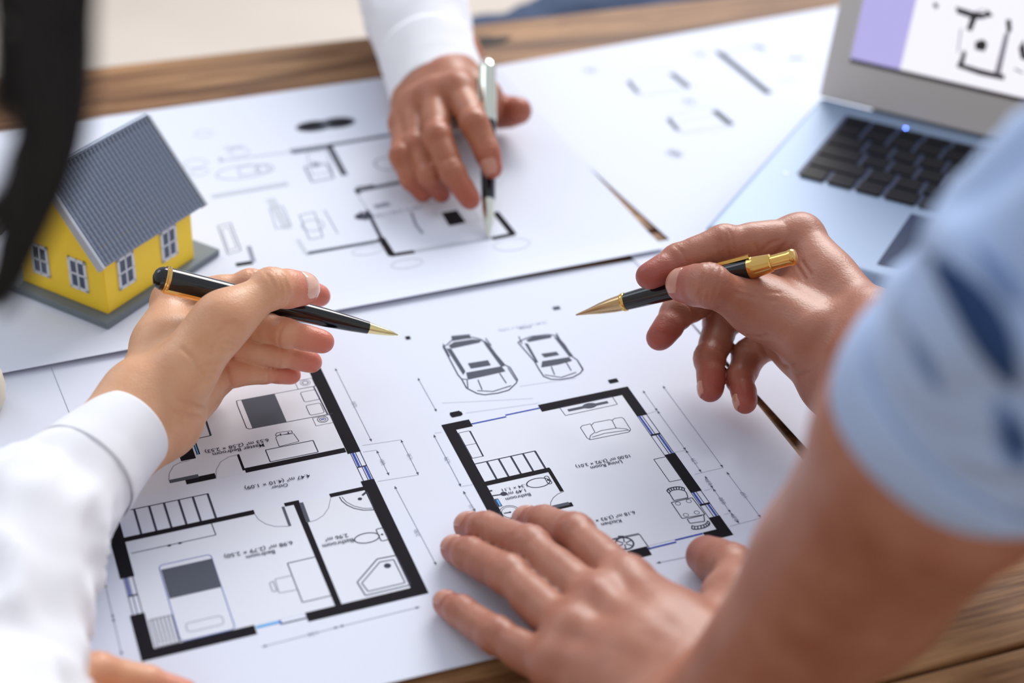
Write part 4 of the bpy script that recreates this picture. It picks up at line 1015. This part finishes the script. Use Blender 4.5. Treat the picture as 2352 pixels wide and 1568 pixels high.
# ================================================================== clothing
WHITE = mat('white_cotton', hexc(232, 233, 240), .85, spec=.2, bump=(1400, .15, .0003), sheen=.1)
BLUEC = mat('light_blue_cotton', hexc(176, 198, 236), .85, spec=.2, bump=(1200, .15, .0003), sheen=.1)
DENIM = mat('dark_denim', hexc(48, 66, 96), .9, bump=(1500, .3, .0004))
def sleeve(name, rings, m, parent, seed=0, grooves=(), fold=.004, nseg=72, sub=9, inner=.022, th=.0016, lens=None, flat=1.0, zmin=None, squash=None):
    """open tube through rings (point, radius); first ring is the mouth, with its rim turned inwards"""
    P = [np.array(r[0]) for r in rings]; Rr = [r[1] for r in rings]
    cp = [2 * P[0] - P[1]] + P + [2 * P[-1] - P[-2]]; cr = [Rr[0]] + Rr + [Rr[-1]]
    path = []
    for i in range(len(P) - 1):
        for k in range(sub):
            t = k / sub; a, b, c, d = cp[i:i + 4]
            q = .5 * ((2 * b) + (c - a) * t + (2 * a - 5 * b + 4 * c - d) * t * t + (3 * b - a - 3 * c + d) * t ** 3)
            path.append((q, Rr[i] * (1 - t) + Rr[i + 1] * t))
    path.append((P[-1], Rr[-1]))
    T = nrm(path[1][0] - path[0][0]); U = nrm(np.cross(T, [0.2, 0.1, 1])); Vv = np.cross(T, U)
    v = []; f = []; s_ = 0; allr = []
    nin = 4
    for j in range(nin, 0, -1):
        q = path[0][0] + T * inner * j / nin; allr.append((q, path[0][1] - th * 1.3, T, U, Vv, -1))
    T0 = T; prev = None
    for j, (q, r) in enumerate(path):
        if j: s_ += np.linalg.norm(q - path[j - 1][0])
        T = nrm(path[min(j + 1, len(path) - 1)][0] - path[max(j - 1, 0)][0]); U = nrm(U - T * np.dot(U, T)); Vv = np.cross(T, U)
        if j == 0:
            allr.append((q - T * .0006, r - th * .8, T, U, Vv, -1)); allr.append((q - T * .001, r - th * .2, T, U, Vv, 0))
        allr.append((q, r, T, U, Vv, s_))
    for (q, r, T, U, Vv, s_) in allr:
        for i in range(nseg):
            a = 2 * math.pi * i / nseg; d = U * math.cos(a) + Vv * math.sin(a); rr = r
            if s_ > 0:
                am = fold * min(1, s_ / .05)
                n1 = mn.noise(Vector((math.cos(a) * 1.1 + seed, math.sin(a) * 1.1, s_ * 22 + math.sin(a + seed) * 1.0)))
                n2 = mn.noise(Vector((math.cos(a) * 2.0 + seed, math.sin(a) * 2.0 + 5, s_ * 55 + math.sin(a * 2 + seed) * 1.6)))
                rr += am * (1 - abs(n1) * 3.2) * .9 + am * .5 * n2
            p = q + d * rr
            for (ga, gb, gw, gd) in grooves:
                ab = gb - ga; dd = nrm(p - CAM); fr_ = nrm((ga + gb) / 2 - CAM)
                tt = np.clip(np.dot(p - ga, ab) / np.dot(ab, ab), 0, 1); e_ = p - (ga + ab * tt); e_ = e_ - fr_ * np.dot(e_, fr_)
                if np.dot(d, RW[:, 2]) < .3: p = p - d * gd * math.exp(-np.dot(e_, e_) / gw ** 2) * math.sin(math.pi * min(1, max(0, .15 + .7 * tt)))
            if zmin is not None and p[2] < zmin: p[2] = zmin + (p[2] - zmin) * .06
            v.append(p)
    for j in range(len(allr) - 1):
        for i in range(nseg):
            a = j * nseg + i; b = j * nseg + (i + 1) % nseg; f.append((a, b, b + nseg, a + nseg))
    o = mk(name, v, f, m, None, smooth=True)
    bmn = bmesh.new(); bmn.from_mesh(o.data); bmesh.ops.recalc_face_normals(bmn, faces=bmn.faces); bmn.to_mesh(o.data); bmn.free()
    md = o.modifiers.new('thickness', 'SOLIDIFY'); md.thickness = .0009; md.offset = -1
    keep(o, parent); return o
D_ = lambda px, py, d, r: (atd(px, py, d), r)
# woman: left sleeve with cuff
sleeve('shirt_sleeve', [D_(200, 1076, .781, .0262), D_(130, 1142, .764, .0300), D_(48, 1240, .738, .0375), D_(-30, 1420, .70, .0420), D_(-60, 1640, .66, .0430), D_(-60, 1900, .60, .05)], WHITE, person_w, seed=3, fold=.0045, zmin=.0035)
sleeve('shirt_cuff', [D_(296, 986, .806, .0222), D_(262, 1018, .797, .0238), D_(225, 1054, .788, .0258), D_(190, 1090, .779, .0280)], WHITE, person_w, seed=8, fold=.0007, zmin=.0035)
sleeve('shirt_cuff', [D_(-30, 1690, .655, .026), D_(-90, 1740, .640, .029), D_(-200, 1820, .61, .034), D_(-420, 1950, .55, .04)], WHITE, person_w, seed=11, fold=.002, zmin=.0035)
# far man
sleeve('shirt_cuff', [D_(1010, 232, 1.150, .0325), D_(1000, 190, 1.168, .0345), D_(984, 125, 1.190, .0355)], WHITE, person_f, seed=5, fold=.0006, zmin=.0050)
sleeve('shirt_sleeve', [D_(982, 135, 1.189, .0335), D_(965, 60, 1.213, .0360), D_(948, -10, 1.24, .037), D_(915, -140, 1.29, .041), D_(880, -320, 1.34, .048)], WHITE, person_f, seed=6, fold=.004, zmin=.0050)
# man in blue: left sleeve near the lens, right sleeve behind it
sleeve('rolled_cuff', [D_(2172, 1010, .520, .0405), D_(2198, 978, .516, .0430), D_(2232, 940, .511, .0445), D_(2270, 905, .505, .0445)], BLUEC, person_b, seed=1, fold=.0015)
sleeve('shirt_sleeve', [D_(2238, 935, .510, .0420), D_(2330, 850, .498, .0445), D_(2480, 735, .478, .0480), D_(2700, 610, .455, .0520), D_(3000, 500, .43, .058), D_(3600, 380, .40, .064)], BLUEC, person_b, seed=2, fold=.010, nseg=160, sub=22, grooves=[(atd(2190, 540, .46), atd(2350, 760, .45), .007, -.008), (atd(2060, 640, .47), atd(2250, 900, .46), .007, -.006)])
sleeve('rolled_cuff', [D_(2210, 925, .795, .0380), D_(2280, 955, .78, .0400), D_(2420, 1010, .75, .044), D_(2700, 1100, .70, .05)], BLUEC, person_b, seed=4, fold=.003, zmin=.004)
# shade of the sleeve folds, put in as navy and mid-blue patches
from mathutils.bvhtree import BVHTree
NAVY = mat('navy_fold_shade', hexc(50, 74, 120), .9, spec=.1); MIDB = mat('blue_fold_shade', hexc(126, 152, 200), .9, spec=.1)
bpy.context.view_layer.update()
SLV = [o for o in person_b.children if o.name.startswith(('shirt_sleeve', 'rolled_cuff'))]
TREES = [BVHTree.FromPolygons([o.matrix_world @ v.co for v in o.data.vertices], [tuple(p.vertices) for p in o.data.polygons]) for o in SLV]
def shade_patch(a, b, hw, m, bend=0, lift=0):
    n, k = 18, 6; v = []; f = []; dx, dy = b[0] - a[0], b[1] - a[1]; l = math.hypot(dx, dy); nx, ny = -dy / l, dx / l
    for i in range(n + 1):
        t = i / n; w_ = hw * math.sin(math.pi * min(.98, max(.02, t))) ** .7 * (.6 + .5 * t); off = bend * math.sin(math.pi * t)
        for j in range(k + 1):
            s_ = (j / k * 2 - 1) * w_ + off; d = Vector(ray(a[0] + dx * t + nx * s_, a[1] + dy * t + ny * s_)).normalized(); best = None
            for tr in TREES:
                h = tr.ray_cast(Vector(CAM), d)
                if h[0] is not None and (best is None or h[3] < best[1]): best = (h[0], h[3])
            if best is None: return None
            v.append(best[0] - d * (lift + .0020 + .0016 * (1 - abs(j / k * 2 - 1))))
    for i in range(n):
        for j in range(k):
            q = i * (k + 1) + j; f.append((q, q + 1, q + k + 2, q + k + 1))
    o = mk('fold_shade', v, f, m, None, smooth=True); keep(o, person_b)
shade_patch((2095, 540), (2345, 930), 84, MIDB, -16); shade_patch((2125, 575), (2330, 890), 56, NAVY, -22, .0020); shade_patch((2075, 740), (2160, 900), 22, MIDB, 0); shade_patch((2290, 920), (2352, 1085), 44, MIDB, 0, .0005); shade_patch((2308, 950), (2349, 1060), 26, NAVY, 0, .0020)
shade_patch((2240, 560), (2345, 700), 24, MIDB, 0)
# trousers of the far person below the table edge
def lapm():
    S_ = []
    sleeve('trouser_leg', [(np.array([.16, .66, -.16]), .085), (np.array([.26, .66, -.16]), .088), (np.array([.40, .70, -.16]), .092), (np.array([.60, .80, -.18]), .10)], DENIM, person_f, seed=9, fold=.006)
lapm()

# ================================================================== hair
HAIR = mat('dark_hair', hexc(26, 20, 20), .45, spec=.4)
cu = bpy.data.curves.new('hair', 'CURVE'); cu.dimensions = '3D'; cu.bevel_depth = .00022; cu.bevel_resolution = 0; cu.resolution_u = 1
rng = random.Random(4)
def lock(path, n, spread, tail):
    for i in range(n):
        a = rng.uniform(0, 2 * math.pi); r = math.sqrt(rng.random()); ph = rng.uniform(0, 6)
        sp = cu.splines.new('POLY'); m_ = 14; cut = rng.uniform(.84, 1.0); sp.points.add(m_ - 1)
        for k in range(m_):
            t = k / (m_ - 1) * cut; x = t * (len(path) - 1); j = min(int(x), len(path) - 2); fr = x - j
            p = path[j][0] * (1 - fr) + path[j + 1][0] * fr; w_ = path[j][1] * (1 - fr) + path[j + 1][1] * fr
            p = p + RT3 * (w_ * r * math.cos(a) + .0008 * math.sin(ph + t * 7)) + toC * w_ * .6 * r * math.sin(a) + DN3 * .0006 * math.cos(ph)
            sp.points[k].co = (p[0], p[1], p[2], 1); sp.points[k].radius = 1.5 * (1.1 - t * .7)
H_ = lambda px, py, w_: (atd(px, py, .40), w_ * 1.28)
lock([H_(126, -420, .0085), H_(124, -100, .0078), (H_(120, 60, .0074)), H_(122, 200, .0072), H_(114, 340, .0064), H_(84, 450, .0058), H_(44, 560, .0046), H_(-10, 720, .0026)], 1300, 1, 1)
lock([H_(60, -400, .004), H_(98, 0, .003), H_(90, 250, .0030), H_(30, 420, .0030), H_(-20, 500, .003), H_(-90, 560, .002)], 160, 1, 1)
lock([H_(20, -300, .004), H_(22, 0, .004), H_(24, 120, .0035), H_(10, 300, .003)], 110, 1, 1)
cu.materials.append(HAIR)
ho = bpy.data.objects.new('hair_tmp', cu); C.objects.link(ho); bpy.context.view_layer.update()
hm = bpy.data.meshes.new_from_object(ho); bpy.data.objects.remove(ho); hm.name = 'hair'
ho = bpy.data.objects.new('hair', hm); C.objects.link(ho); keep(ho, person_w); ho['kind'] = 'stuff'

# ================================================================== small cream pot at the left edge
CRM = mat('cream_ceramic', hexc(226, 218, 196), .35, spec=.5)
pc = at(-50, 938, .0016)
v, f = lathe([(0, .010), (.0008, .0125), (.006, .0150), (.013, .0158), (.020, .0150), (.0235, .0140), (.0245, .0134), (.0238, .0125), (.019, .0130), (.008, .0125), (.003, .009)], 40)
o = mk('cream_pot', v, f, CRM, None, smooth=True); o.location = (pc[0], pc[1], .0016); tag(o, 'small rounded cream ceramic pot cut off at the left edge of the picture', 'pot')
